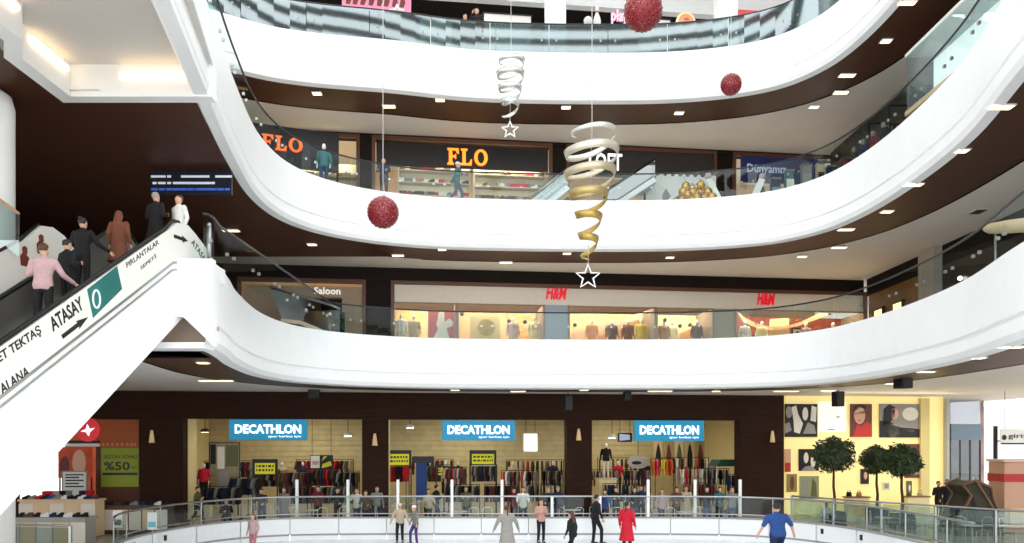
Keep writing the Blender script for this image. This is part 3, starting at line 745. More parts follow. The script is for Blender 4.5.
def person(label, loc, face, pose, h, top, topc, legc, hair='short', hairc='dark', shoec=None, skin=None, group=None, faced=False, wide=1.0):
    """face: heading in degrees, 0 = away from the camera, 180 = towards it"""
    rz = -math.radians(face)
    if pose == 'sit': loc = (loc[0], loc[1], loc[2] - .43 * h / 1.72)
    r = thing('person', label, 'person', loc, rz, group); k = h / 1.72; r.scale = (k * wide, k, k)
    ms = person_meshes(pose, top, hair)
    def part(name, me, m):
        o = bpy.data.objects.new(name, me); col.objects.link(o); o.parent = r; setmat(o, m); return o
    sk = skin or SKIN
    bd = part('body', ms['body'], sk)
    part('hat' if hair in ('cap', 'helmet') else 'hair', ms['hair'], HAIR[hairc] if isinstance(hairc, str) else hairc)
    part({'coat': 'coat', 'dress': 'dress', 'tee': 'tshirt', 'vest': 'vest'}.get(top, 'jacket'), ms['top'], topc)
    part('trousers', ms['legs'], legc)
    sm = shoec or M_black
    part('shoe', ms['shoe_l'], sm); part('shoe', ms['shoe_r'], sm)
    if faced:
        part('eyes', ms['eyes'], M_eye); part('mouth', ms['mouth'], M_lip)
    return r
K = cl('black', (22, 22, 24)); NV = cl('navy', (30, 40, 74)); BL = cl('blue', (38, 72, 132)); GY = cl('grey', (128, 126, 120)); WH = cl('white', (226, 224, 220))
RD = cl('red', (196, 24, 48)); PK = cl('pink', (190, 158, 160)); BR = cl('brown', (92, 62, 46)); JN = cl('denim', (62, 78, 104)); OL = cl('olive', (88, 84, 56)); MR = cl('maroon', (104, 28, 38)); YL = cl('yellow', (212, 182, 40)); PU = cl('purple', (72, 48, 110)); TL = cl('teal', (54, 108, 112)); BG = cl('beige', (190, 172, 146))
def on(px, D, z): return ((px - CX) * D / FPX, D, z)
# riders on the escalator
def rider(px, D): 
    x = (px - CX) * D / FPX; s = (D - 17.4) / EDIR.y
    return (x, D, 8.06 if s > -.2 else gz(round((s + .4) / .38) * .38 - .4) - .02)
person('man in a pale pink shirt and dark trousers, lowest rider on the escalator', rider(43, 14.45), -8, 'ride', 1.76, 'shirt', PK, K, hairc='brown')
person('short-haired child in black just ahead of the pink-shirted rider', rider(67, 15.2), 25, 'cross', 1.5, 'jacket', K, K)
person('woman in a black jacket midway up the escalator holding a bag strap', rider(82, 16.0), 5, 'ride', 1.66, 'jacket', K, K, 'bun')
person('woman with long auburn hair in a brown coat near the escalator top', rider(119, 16.75), 0, 'stand', 1.5, 'coat', cl('rust', (112, 66, 46)), K, 'long', 'auburn')
person('woman in a black coat at the escalator landing under the directory board', (-8.32, 17.75, 8.06), 20, 'cross', 1.62, 'coat', K, K, 'short', 'grey')
person('man in a white shirt beside the black coat at the escalator landing', (-7.86, 17.95, 8.06), -150, 'stand', 1.62, 'shirt', WH, K, 'short', 'brown')
# skaters
person('skater in dark trousers and a pale jacket with a black belt at the rink boards', on(400, 28.9, 0), 180, 'glide', 1.5, 'puffer', BG, K, 'cap', cl('cap_white', (220, 220, 216)), faced=True)
person('helmeted child in a grey top and purple leggings holding on beside the pale jacket', on(415.5, 28.4, 0), -120, 'glide', 1.46, 'shirt', GY, PU, 'helmet', mat('white_helmet', (232, 232, 230), .3))
person('woman in a grey coat with a ponytail gliding with arms held out, seen from behind', on(507, 25.2, 0), -15, 'glide', 1.72, 'coat', cl('heather', (150, 146, 138)), K, 'tail', 'brown', wide=1.1)
person('skater in a red and white top and black leggings at the far boards', on(541, 28.8, 0), 160, 'cross', 1.66, 'shirt', cl('rosewhite', (196, 150, 140)), K, 'long', 'dark', faced=True)
person('long-haired girl in a black vest with white sleeves skating below the brown pillar', on(573, 24.6, 0), -60, 'glide', 1.58, 'shirt', K, K, 'long', 'brown', wide=1.1)
person('tall skater in black with a white collar gliding sideways by the boards', on(595, 28.4, 0), 70, 'glide', 1.86, 'shirt', K, K)
person('woman in a long red coat skating before the shop bay with yellow garments', on(627, 26.2, 0), 30, 'stand', 1.78, 'coat', RD, K, 'tail', 'dark')
person('boy in a blue T-shirt bending forward on the ice, seen from behind', on(778, 23.0, 0), -10, 'glide', 1.98, 'tee', BL, NV, 'short', 'dark', wide=1.3)
person('small child in a pink top standing at the white rink boards by the gate', on(253, 26.2, 0), 200, 'stand', 1.36, 'jacket', PK, cl('rose', (190, 120, 130)), 'long', 'auburn')
# spectators behind the rink rail (z = .2)
SPEC = [
 (197, 33.2, 'walk', 1.66, 'jacket', OL, K, 'short', 'dark', 90, 'shopper in an olive jacket by the white fitting panel'),
 (226, 32.0, 'sit', 1.6, 'jacket', K, K, 'short', 'dark', 150, 'person in black sitting near the gate of the rink'),
 (262, 31.6, 'lean', 1.7, 'jacket', K, NV, 'short', 'dark', 180, 'person in black leaning on the rail under the first blue sign'),
 (284, 32.4, 'stand', 1.68, 'coat', GY, K, 'long', 'brown', 190, 'woman in a grey coat under the first blue sign'),
 (318, 33.0, 'cross', 1.7, 'jacket', MR, K, 'short', 'dark', 170, 'person in maroon with folded arms under the poster pair'),
 (338, 31.8, 'lean', 1.72, 'jacket', K, K, 'long', 'dark', 180, 'long-haired woman in black leaning on the rail by the sconce pillar'),
 (357, 32.2, 'phone', 1.66, 'shirt', WH, JN, 'short', 'brown', 200, 'person in a white shirt with a hand raised near the sconce pillar'),
 (366, 31.8, 'lean', 1.6, 'jacket', BR, K, 'bun', 'brown', 180, 'woman in brown with a bun before the sconce pillar'),
 (377, 32.6, 'stand', 1.72, 'jacket', GY, K, 'short', 'dark', 165, 'man in grey standing before the sconce pillar'),
 (428, 32.0, 'lean', 1.66, 'shirt', BG, K, 'long', 'dark', 160, 'woman in beige leaning on the rail by the blue banner'),
 (436, 33.2, 'walk', 1.74, 'jacket', K, JN, 'short', 'dark', 60, 'man in black walking past the blue banner'),
 (466, 33.0, 'cross', 1.68, 'jacket', OL, K, 'long', 'brown', 180, 'woman in olive beside the second black rack'),
 (523, 32.0, 'lean', 1.74, 'shirt', WH, K, 'long', 'dark', 180, 'woman in white over black leaning on the rail by the bright lamp panel'),
 (514, 32.8, 'stand', 1.62, 'jacket', MR, K, 'short', 'dark', 170, 'person in maroon just behind the white top at the rail'),
 (548, 31.8, 'lean', 1.74, 'puffer', K, JN, 'short', 'blond', 175, 'fair-haired man in a black puffer leaning on the rail'),
 (558, 32.7, 'stand', 1.7, 'jacket', NV, K, 'bun', 'grey', 190, 'grey-haired woman in navy standing before the brown pillar'),
 (605, 31.9, 'stand', 1.62, 'jacket', BL, K, 'short', 'dark', 185, 'boy in bright blue with a white front behind the tall black skater'),
 (616, 32.6, 'cross', 1.68, 'jacket', K, K, 'short', 'dark', 180, 'person in black with folded arms beside the bright blue boy'),
 (634, 32.4, 'lean', 1.7, 'jacket', K, JN, 'long', 'dark', 175, 'long-haired woman in black behind the red-coated skater'),
 (641, 33.2, 'phone', 1.72, 'jacket', NV, K, 'short', 'dark', 200, 'man in navy raising a phone under the round grey disc'),
 (662, 31.8, 'stand', 1.66, 'shirt', PK, JN, 'long', 'brown', 180, 'woman in pale pink under the red and yellow garments'),
 (676, 32.6, 'lean', 1.7, 'jacket', BR, K, 'short', 'dark', 170, 'man in brown leaning on the rail under the third blue sign'),
 (686, 33.1, 'cross', 1.7, 'coat', BG, K, 'long', 'brown', 185, 'woman in a beige coat beside the brown leaning man'),
 (707, 32.2, 'stand', 1.72, 'jacket', K, JN, 'short', 'dark', 180, 'man in black and denim near the green awning'),
 (719, 32.9, 'lean', 1.68, 'jacket', TL, K, 'long', 'dark', 175, 'woman in teal at the green awning'),
 (732, 32.3, 'stand', 1.7, 'jacket', GY, JN, 'short', 'brown', 190, 'man in grey at the end of the third shop bay'),
]
for (px, D, pose, h, top, tc_, lc, hr, hc, face, lab) in SPEC:
    person(lab, on(px, D, .2), face, pose, h, top, tc_, lc, hr, hc)
person('person in black standing before the cream wall with folded arms', on(938.5, 35.2, .2), 170, 'cross', 1.8, 'jacket', K, K, hairc='dark')
person('taller person in black beside the folded-arms figure at the glass shop', on(947.5, 34.4, .2), 200, 'stand', 1.92, 'jacket', K, K, hairc='dark')
person('dark-haired person in white sitting behind the glass railing by the poster wall', on(825, 30.7, .2), 160, 'sit', 1.6, 'shirt', WH, K)
# upper levels
person('person in a white cap and blue jacket walking under the orange letters', on(457, 31.75, 13.75), 90, 'walk', 1.76, 'jacket', TL, JN, 'cap', cl('cap_white', (220, 220, 216)))
person('person in navy standing at the glass beside the shoe shelves', on(384, 31.2, 13.75), 180, 'lean', 1.7, 'puffer', NV, K)
person('person in black leaning on the top-level rail facing the pale figure', on(477, 31.45, 19.85), 200, 'phone', 1.9, 'jacket', K, K)
person('person in a pale jacket on the top level beside the one in black', on(465, 31.6, 19.85), 150, 'cross', 1.75, 'jacket', BG, K)
person('person in a dark coat before the blue-signed shop on the second level', on(761, 34.2, 13.75), 120, 'stand', 1.85, 'coat', K, K)
# ================================================================== THE RINK SURROUND
rk = thing('rink_boards', 'white rink boards curving round the ice with a metal rail on top', 'rink barrier', (0, 29.85, 0))
dl = [0]
for i in range(1, len(RC) + 1): dl.append(dl[-1] + (RC[i % len(RC)] - RC[i - 1]).length)
def rat(s):
    s %= dl[-1]
    for i in range(1, len(dl)):
        if s <= dl[i]: return RC[i - 1].lerp(RC[i % len(RC)], (s - dl[i - 1]) / max(dl[i] - dl[i - 1], 1e-6))
s_end = min(dl[i] for i in range(len(RC)) if RC[i].x > 11 and RC[i].y < 17)
s_beg = min(dl[i] for i in range(len(RC)) if RC[i].y > 16)
n = 26; seg = (s_end - s_beg) / n
M_board = mat('white_rink_board', (240, 241, 240), .35, noise=.01)
M_kick = mat('grey_kick_strip', (150, 152, 154), .4)
for i in range(n):
    a = s_beg + i * seg + .015; b = s_beg + (i + 1) * seg - .015
    Q = [rat(a + (b - a) * j / 5) for j in range(6)]
    pb = sweep(MB(), Q, [(0, 0), (.12, 0), (.12, .82), (0, .82)], close_prof=True).build('board_panel', M_board, rk)
    sweep(MB(), Q, [(-.012, .17), (0, .17), (0, .24), (-.012, .24)], close_prof=True).build('kick_strip', M_kick, pb)
    if i in (3, 4, 5, 6, 20, 21):
        q = rat(a + .25); MB().box(q.x - .05, q.x + .05, q.y - .05, q.y + .05, .52, .7).build('latch_slot', M_black, pb)
Q = [rat(s_beg + (s_end - s_beg) * j / 120) for j in range(121)]
sweep(MB(), Q, [(-.02, .82), (.15, .82), (.15, .88), (-.02, .88)], close_prof=True).build('capping', MATS['grey_kick_strip'], rk)
rl = thing('rink_rail', 'steel rail with glass infill running along the top of the rink boards', 'railing', (0, 29.9, .88))
in_q = [p for p in Q if p.y > 20]
N_ = normals(in_q)
def offq(o, z): return [(p.x + n.x * o, p.y + n.y * o, z) for p, n in zip(in_q, N_)]
MB().tube(offq(.07, 1.68), .035, 8).build('top_rail', M_steel, rl, smooth=True)
MB().tube(offq(.07, 1.0), .025, 8).build('bottom_rail', M_steel, rl, smooth=True)
for px in (297, 348, 398, 452, 502, 552, 600, 648, 695, 740):
    p = W(px, 500, 29.95); MB().box(p.x - .055, p.x + .055, p.y - .05, p.y + .05, .88, 2.34 if px not in (552, 600) else 1.7).build('tall_post', M_wpost, rl, bevel=.01)
k = 0
for p, nn in list(zip(in_q, N_))[4::5]:
    if abs(p.x) < 9: continue
    MB().tube([(p.x + nn.x * .07, p.y + nn.y * .07, .88), (p.x + nn.x * .07, p.y + nn.y * .07, 1.68)], .022, 8).build('post', M_steel, rl)
acc = []
for i in range(0, len(in_q) - 4, 4):
    Qs = in_q[i:i + 5]; sweep(MB(), Qs, [(.065, 1.02), (.075, 1.02), (.075, 1.64), (.065, 1.64)], close_prof=True).build('glass_panel', M_glass, rl)
def straight_rail(label, pts, z0, ztop, mg, step=1.6, name='glass_railing'):
    P = [Vector(p) for p in pts]; r = thing(name, label, 'railing', (P[0].x, P[0].y, z0))
    Cq = catmull([tuple(p) for p in P], 5)
    MB().tube([(p.x, p.y, ztop) for p in Cq], .035, 8).build('top_rail', M_steel, r, smooth=True)
    MB().tube([(p.x, p.y, z0 + .14) for p in Cq], .022, 8).build('bottom_rail', M_steel, r, smooth=True)
    d = [0]
    for i in range(1, len(Cq)): d.append(d[-1] + (Cq[i] - Cq[i - 1]).length)
    def at(s):
        for i in range(1, len(Cq)):
            if s <= d[i] or i == len(Cq) - 1: return Cq[i - 1].lerp(Cq[i], min(1, (s - d[i - 1]) / max(d[i] - d[i - 1], 1e-6)))
    n = max(2, int(d[-1] / step))
    for i in range(n + 1):
        q = at(d[-1] * i / n); MB().box(q.x - .035, q.x + .035, q.y - .035, q.y + .035, z0, ztop).build('post', M_steel, r)
        if i < n:
            a, b = at(d[-1] * i / n + .06), at(d[-1] * (i + 1) / n - .06)
            sweep(MB(), [a, b], [(-.006, z0 + .2), (.006, z0 + .2), (.006, ztop - .06), (-.006, ztop - .06)], close_prof=True).build('glass_panel', mg, r)
    return r
straight_rail('steel and glass railing in front of the topiary trees and the dark ridged tent', [(10.9, 29.6), (12.2, 27.6), (13.6, 25.8), (15.6, 23.2), (17.4, 21)], .2, 1.72, M_gteal)
straight_rail('green-tinted glass railing before the shoe display tables of the orange shop', [(-16.2, 22.4), (-13.6, 21.8), (-12.55, 21.6)], .2, 1.46, M_gteal, 1.3)
# small upright notices on the glass
for nm, px, py, c in (('white', 117.5, 519, (232, 232, 230)), ('white and teal', 152, 521, (120, 190, 196))):
    p = W(px, py, 24.6); r = thing('notice_stand', '%s notice on a thin stand beside the rink gate' % nm, 'sign', (p.x, p.y, .2))
    MB().box(p.x - .15, p.x + .15, p.y, p.y + .02, p.z - .28, p.z + .28).build('notice', mat('notice_' + nm, (234, 234, 232), .5), r)
    MB().box(p.x - .12, p.x + .12, p.y - .008, p.y, p.z - .2, p.z - .02).build('printed_block', mat('print_' + nm, c if nm != 'white' else (90, 90, 96), .5), r)
    MB().tube([(p.x, p.y + .03, .2), (p.x, p.y + .03, p.z + .25)], .015).build('stand_pole', M_steel, r)
    MB().box(p.x - .16, p.x + .16, p.y - .12, p.y + .16, .2, .23).build('foot_plate', M_steel, r)
# café chairs and tables behind the rail
ch0 = thing('cafe_chair', 'x', 'chair', (0, 0, 0), group='bent metal chairs behind the rink rail')
M_ch = mat('pale_bent_metal', (214, 212, 206), .3, .3)
MB().tube([(-.21, .18, .0), (-.2, .17, .46), (-.2, .21, .88), (-.1, .22, .95), (.1, .22, .95), (.2, .21, .88), (.2, .17, .46), (.21, .18, 0)], .016, 8).build('back_frame', M_ch, ch0, smooth=True)
for sx in (-.2, .2): MB().tube([(sx, -.2, 0), (sx * .95, -.18, .45)], .016, 8).build('leg', M_ch, ch0)
MB().loft([(0, 0, .44, .22, .21), (0, 0, .47, .23, .22)], 18).build('seat', mat('dark_seat', (64, 60, 56), .5), ch0)
MB().tube([(-.19, .205, .68), (0, .23, .7), (.19, .205, .68)], .012, 6).build('backrest', M_ch, ch0)
chairs = [(196, 32.2, 30), (226, 32.1, -30), (298, 31.2, 160), (322, 31.1, 200), (345, 31.2, 20), (381, 31.2, 90), (443, 31.2, -20), (475, 31.1, 170), (486, 31.3, 200), (498, 31.2, -60), (566, 31.2, 120), (577, 31.1, 200), (591, 31.3, -40), (618, 31.2, 160), (668, 31.1, 190), (700, 31.2, 30), (876, 29.6, 60), (893, 29.2, -40), (914, 28.6, 120), (935, 28.1, 30), (958, 27.6, 160), (985, 27.0, -60), (1008, 26.5, 40), (825, 30.75, 20)]
for i, (px, D, a) in enumerate(chairs):
    lab = 'bent metal café chair behind the rink rail, %s counted from the escalator side' % ORD[i] if i < 16 else ('bent metal café chair behind the glass railing, %s counted from the ridged tent side' % ORD[22 - i] if i < 23 else 'bent metal café chair under the seated person in white')
    loc = on(px, D, .2)
    if i == 0: ch0.location = loc; ch0.rotation_euler = (0, 0, math.radians(a)); ch0['label'] = lab
    else: dup(ch0, loc, math.radians(a), lab)
tb0 = thing('cafe_table', 'x', 'table', (0, 0, 0), group='round café tables behind the rink rail')
MB().loft([(0, 0, .72, .33, .33), (0, 0, .75, .34, .34)], 20).build('table_top', mat('pale_table', (206, 200, 190), .4), tb0)
MB().tube([(0, 0, .02), (0, 0, .72)], .03, 8).build('stem', M_steel, tb0); MB().loft([(0, 0, 0, .22, .22), (0, 0, .03, .2, .2)], 16).build('base', M_steel, tb0)
tabs = [(311, 32.0), (460, 31.5), (573, 32.2), (685, 31.3), (884, 29.0), (926, 27.2), (972, 26.3)]
for i, (px, D) in enumerate(tabs):
    lab = 'round pale café table behind the %s, %s from the escalator' % (('rink rail', ORD[i]) if i < 4 else ('glass railing', ORD[i - 4]))
    if i == 0: tb0.location = on(px, D, .2); tb0['label'] = lab
    else: dup(tb0, on(px, D, .2), 0, lab)
# topiary trees
M_leaf = mat('dark_green_leaf', (58, 76, 44), .6, noise=.4, nscale=4); M_bark = mat('grey_brown_bark', (74, 58, 44), .8, noise=.3)
def topiary(label, px, py, rpx, D, seed):
    p = W(px, py, D); R = rpx * D / FPX; rn = random.Random(seed)
    t = thing('topiary_tree', label, 'tree', (p.x, p.y, .2), group='ball topiary trees before the poster wall')
    MB().add(*bx(p.x - .38, p.x + .38, p.y - .38, p.y + .38, .2, .82)).build('planter', mat('dark_planter', (58, 54, 50), .5), t, bevel=.02)
    MB().box(p.x - .34, p.x + .34, p.y - .34, p.y + .34, .8, .84).build('soil', mat('dark_soil', (44, 34, 28), .95, noise=.3), t)
    MB().tube([(p.x, p.y, .8), (p.x + .03, p.y, 1.4), (p.x - .02, p.y, 1.9), (p.x, p.y, p.z)], [.075, .06, .055, .04], 10).build('trunk', M_bark, t, smooth=True)
    m = MB()
    for i in range(2300):
        d = Vector((rn.gauss(0, 1), rn.gauss(0, 1), rn.gauss(0, 1))).normalized()
        lump = 1 + .16 * math.sin(5 * d.x + seed) * math.cos(4 * d.z + d.y * 3 + seed)
        c = p + Vector((d.x, d.y, d.z * .88)) * R * lump * (rn.random() ** .3) * rn.uniform(.86, 1.06)
        a = (d + Vector((rn.gauss(0, .6), rn.gauss(0, .6), rn.gauss(0, .6)))).normalized()
        u = a.cross(Vector((rn.random(), rn.random(), rn.random() + .1))).normalized(); v = a.cross(u)
        L = rn.uniform(.07, .13); w = L * .42
        m.add([c - u * L, c + v * w + a * .01, c + u * L, c - v * w + a * .01], [(0, 1, 2, 3)])
    m.build('foliage', M_leaf, t)
    m = MB(); m.ball(p, R * .74, rz=R * .64, n=14, m=8); m.build('inner_dark_core', M_bark, t)  # solid dark core inside the leaves, standing in for shade within the crown
def bx(x0, x1, y0, y1, z0, z1):
    m = MB().box(x0, x1, y0, y1, z0, z1); return [tuple(v) for v in m.v], m.f
topiary('ball topiary tree standing alone before the face poster with red', 834, 455, 20.5, 32.6, 1)
topiary('smaller ball topiary tree touching a second tree before the poster wall', 877, 460, 16, 34.6, 2)
topiary('ball topiary tree beside the tall maroon poster, partly over its neighbour', 902, 460.5, 18.5, 31.6, 3)
# ================================================================== SPORTS SHOP
M_blue = mat('sign_cyan_blue', (24, 140, 182), .4, emit=.35); M_sw = mat('sign_letter_white', (250, 250, 250), .4, emit=1.0)
for nm, x0, x1, y0, y1 in (('first bay, nearest the escalator', 229, 307, 419.5, 440), ('middle bay', 442, 515, 420.5, 440.5), ('third bay, nearest the poster wall', 634.5, 704, 420.5, 441)):
    a = wp(x0, y1, -.25); b = wp(x1, y0, -.25)
    t = thing('shop_sign', 'blue illuminated sign with white lettering over the %s' % nm, 'sign', S((a.x + b.x) / 2, -.2, a.z), WA, 'blue shop signs')
    MB(WM).box(a.x, b.x, -.25, -.05, a.z, b.z).build('sign_box', M_blue, t, bevel=.015)
    W_, H_ = b.x - a.x, b.z - a.z
    text('DECATHLON', 'lettering', M_sw, t, S(a.x + W_ * .075, -.25, a.z + H_ * .31), UX, UZ, W_ * .85, H_ * .45, .03, .035)
    text('spor herkes için', 'small_lettering', M_sw, t, S(a.x + W_ * .5, -.25, a.z + H_ * .1), UX, UZ, W_ * .42, H_ * .13, .02, .0)
    for q in (.2, .8): MB(WM).tube([(a.x + W_ * q, -.1, b.z), (a.x + W_ * q, -.02, b.z + .12)], .03).build('bracket', M_black, t)
for i, (px, py) in enumerate(((153, 437), (375, 440), (578, 435), (771, 437))):
    c = wp(px, py, 0); o = S(c.x, -.12, c.z)
    nm = ('beside the orange panel', 'between the first two shop bays', 'between the second and third shop bays', 'beside the wall of posters')[i]
    t = thing('wall_sconce', 'small warm wall light on the dark pillar %s' % nm, 'light', o, WA, 'wall lights on the dark pillars')
    MB(WM).box(c.x - .07, c.x + .07, -.08, 0, c.z - .1, c.z + .1).build('back_plate', M_black, t)
    m = MB(WM); m.loft([(c.x, -.16, c.z - .26, .13, .1), (c.x, -.16, c.z + .1, .085, .07), (c.x, -.16, c.z + .3, .05, .04)], 12)
    m.build('lamp_shade', mat('sconce_glow', (226, 190, 140), .5, emit=.22), t, smooth=True)
    MB(WM).tube([(c.x, -.05, c.z), (c.x, -.16, c.z)], .02).build('arm', M_black, t)
# clothing racks and garments
GC = {'black': K, 'navy': NV, 'grey': GY, 'maroon': MR, 'red': RD, 'yellow': YL, 'brown': BR, 'olive': OL, 'white': WH, 'pink': PK, 'orange': cl('orange', (214, 96, 34)), 'teal': TL, 'blue': BL, 'purple': PU, 'beige': BG, 'green': cl('green', (92, 128, 52))}
gm = MB(); gm.prism([(-.16, 0), (.16, 0), (.17, .5), (.27, .3), (.35, .36), (.22, .74), (.08, .78), (0, .74), (-.08, .78), (-.22, .74), (-.35, .36), (-.27, .3), (-.17, .5)], -.035, .035)
GARM = gm.mesh('hanging_garment')
GARM_hook = None
def garment(colr, P, rz, label, group, sc=1.0):
    o = bpy.data.objects.new('hanging_garment', GARM); col.objects.link(o); o.location = P; o.rotation_euler = (0, 0, rz); o.scale = (sc, 1.1, sc)
    setmat(o, GC[colr]); tag(o, label, 'clothing', group); return o
GARM.materials.append(K)
rr = random.Random(11)
def rack(where, u, w, width, ztop, cols, n=8, turned=1.25, mback=None):
    o = S(u, w, .2)
    t = thing('clothing_rack', 'black garment rack %s' % where, 'rack', o, WA, 'garment racks in the sports shop')
    m = MB(WM)
    for sx in (-1, 1):
        MB(WM).tube([(u + sx * width / 2, w, .2), (u + sx * width / 2, w, ztop)], .02, 8).build('upright', M_black, t)
        MB(WM).box(u + sx * width / 2 - .04, u + sx * width / 2 + .04, w - .25, w + .25, .2, .25).build('foot', M_black, t)
    MB(WM).tube([(u - width / 2, w, ztop), (u + width / 2, w, ztop)], .018, 8).build('top_bar', M_black, t)
    for i in range(n):
        c = cols[i % len(cols)] if len(cols) > 2 else rr.choice(cols)
        x = u - width / 2 + .12 + (width - .24) * i / max(n - 1, 1)
        garment(c, S(x, w, ztop - .84), WA + turned + rr.uniform(-.2, .2), '%s garment, %s along the rack %s' % (c, ORD[i], where), 'clothes on the rack ' + where)
# (where, px, w, width, height, colours)
RACKS = [('beside the fitting panel', 196, 2.6, 1.0, 1.95, ['beige', 'brown', 'black', 'white'], 6), ('below the first blue sign', 246, 1.6, 1.4, 1.7, ['black', 'navy', 'grey', 'black'], 8),
 ('under the small yellow sign', 264, 3.1, 1.5, 2.0, ['black', 'grey', 'black', 'brown', 'maroon'], 9), ('in the middle of the first bay', 296, 2.2, 1.5, 1.95, ['brown', 'olive', 'maroon', 'black', 'grey'], 9),
 ('under the poster pair', 322, 2.8, 1.4, 2.05, ['maroon', 'red', 'black', 'brown', 'navy'], 9), ('next to the pendant lamp', 347, 1.8, 1.2, 1.95, ['black', 'grey', 'black', 'olive'], 8),
 ('under the yellow sign by the blue banner', 399, 2.9, 1.0, 2.2, ['red', 'red', 'maroon', 'black', 'black'], 7), ('behind the blue banner', 436, 2.8, 1.5, 2.2, ['brown', 'beige', 'black', 'olive', 'maroon'], 9),
 ('beside the central yellow sign', 455, 2.0, 1.1, 2.1, ['beige', 'maroon', 'brown', 'red', 'grey'], 8), ('under the second large yellow sign', 484, 2.7, 1.3, 2.2, ['black', 'grey', 'black', 'navy', 'brown'], 8),
 ('below the bright lamp panel', 520, 2.8, 1.9, 1.9, ['red', 'white', 'black', 'maroon', 'grey'], 10), ('by the last pier of the middle bay', 552, 3.6, 1.1, 1.9, ['black', 'brown', 'grey'], 7),
 ('below the mannequin', 604, 3.2, 1.6, 1.9, ['black', 'brown', 'navy', 'grey', 'black'], 9), ('below the round grey disc', 637, 2.2, 1.4, 1.95, ['black', 'black', 'maroon', 'grey'], 8),
 ('with the bright red and yellow pieces', 662, 1.6, 1.2, 2.5, ['orange', 'red', 'red', 'yellow', 'yellow', 'orange'], 7), ('below the third blue sign', 690, 2.2, 1.6, 2.0, ['pink', 'beige', 'white', 'red', 'black', 'beige'], 9),
 ('before the green awning', 716, 2.6, 1.4, 1.95, ['teal', 'black', 'grey', 'navy'], 8), ('in the corner behind the green awning', 733, 1.6, .8, 1.7, ['navy', 'blue', 'black'], 5)]
RACKS += [('along the back of the first bay', 230, 6.0, 2.6, 2.35, ['black', 'navy', 'maroon', 'grey', 'black', 'olive'], 10), ('at the back corner of the first bay', 325, 6.2, 3.0, 2.4, ['brown', 'black', 'red', 'black', 'grey', 'beige'], 12),
 ('along the back of the middle bay', 430, 6.4, 2.6, 2.4, ['black', 'maroon', 'brown', 'white', 'black'], 10), ('at the back below the bright lamp panel', 535, 6.0, 3.2, 2.35, ['olive', 'black', 'brown', 'grey', 'red'], 12),
 ('along the back of the third bay', 622, 6.2, 2.8, 2.45, ['black', 'brown', 'grey', 'black', 'navy'], 11), ('below the tall picture boards', 682, 4.4, 3.0, 2.5, ['pink', 'black', 'beige', 'red', 'black', 'white', 'brown'], 13)]
for i, (px, wh) in enumerate(((222, 'low at the front of the first bay'), (300, 'low under the hanging poster'), (338, 'low beside the sconce pillar'), (462, 'low beside the front of the middle bay'), (502, 'low before the lamp panel'), (544, 'low at the end of the middle bay'), (620, 'low under the dark screen'), (700, 'low at the front of the third bay'))):
    RACKS.append((wh, px, 1.05 + .1 * (i % 2), 1.7, 1.3, [['black', 'navy', 'black', 'grey'], ['black', 'maroon', 'brown'], ['grey', 'black', 'olive']][i % 3], 9))
for (wh, px, w, wd, ht, cs, n) in RACKS: rack(wh, pu(px, w), w, wd, ht + .45, cs, n)
# signs, banners and posters inside the shop
MQS = []
M_yel = mat('sign_yellow', (206, 200, 24), .5, emit=.25); M_yk = mat('sign_yellow_ink', (60, 62, 12), .5)
def yellow_sign(where, x0, x1, y0, y1, w, hood=.12):
    a = wp(x0, y1, w); b = wp(x1, y0, w)
    t = thing('price_sign', 'yellow lettered sign in a black frame %s' % where, 'sign', S((a.x + b.x) / 2, w, .2), WA, 'yellow signs in the sports shop')
    MB(WM).box(a.x - hood, b.x + hood, w, w + .08, a.z - .05, b.z + hood * 1.6).build('frame', M_black, t)
    MB(WM).box(a.x, b.x, w - .02, w + .01, a.z, b.z).build('face_panel', M_yel, t)
    rn = random.Random(int(x0)); 
    for row in (.62, .25):
        x = a.x + .06
        while x < b.x - .12:
            d = rn.uniform(.05, .15); MB(WM).box(x, min(x + d, b.x - .05), w - .03, w - .018, a.z + (b.z - a.z) * row, a.z + (b.z - a.z) * (row + .2)).build('caption', M_yk, t); x += d + .05
    for sx in (a.x - hood + .02, b.x + hood - .02): MB(WM).box(sx - .03, sx + .03, w + .02, w + .06, .2, a.z).build('post', M_black, t)
yellow_sign('in the first bay', 255, 275, 463, 474, 2.3)
yellow_sign('by the blue banner, at the pillar edge', 389, 409, 454, 465, 2.3)
for i, (px, w, nm) in enumerate(((204, 2.3, 'beside the fitting panel'), (222, 7.6, 'behind the fitting panel'), (282, 4.0, 'beyond the small yellow sign'), (303, 4.4, 'before the hanging poster'), (445, 4.2, 'behind the blue banner'), (458, 4.6, 'between the black stands'), (513, 3.9, 'before the lamp panel'), (553, 4.0, 'at the last pier of the middle bay'), (618, 4.2, 'under the round disc'), (645, 4.4, 'beside the yellow garments'), (712, 5.4, 'behind the green awning'))):
    MQS.append((px, w, nm))
yellow_sign('in the centre of the middle bay', 437, 448, 468, 475, 2.6, .06)
yellow_sign('on the second black stand of the middle bay', 472, 494, 454, 464, 2.2)
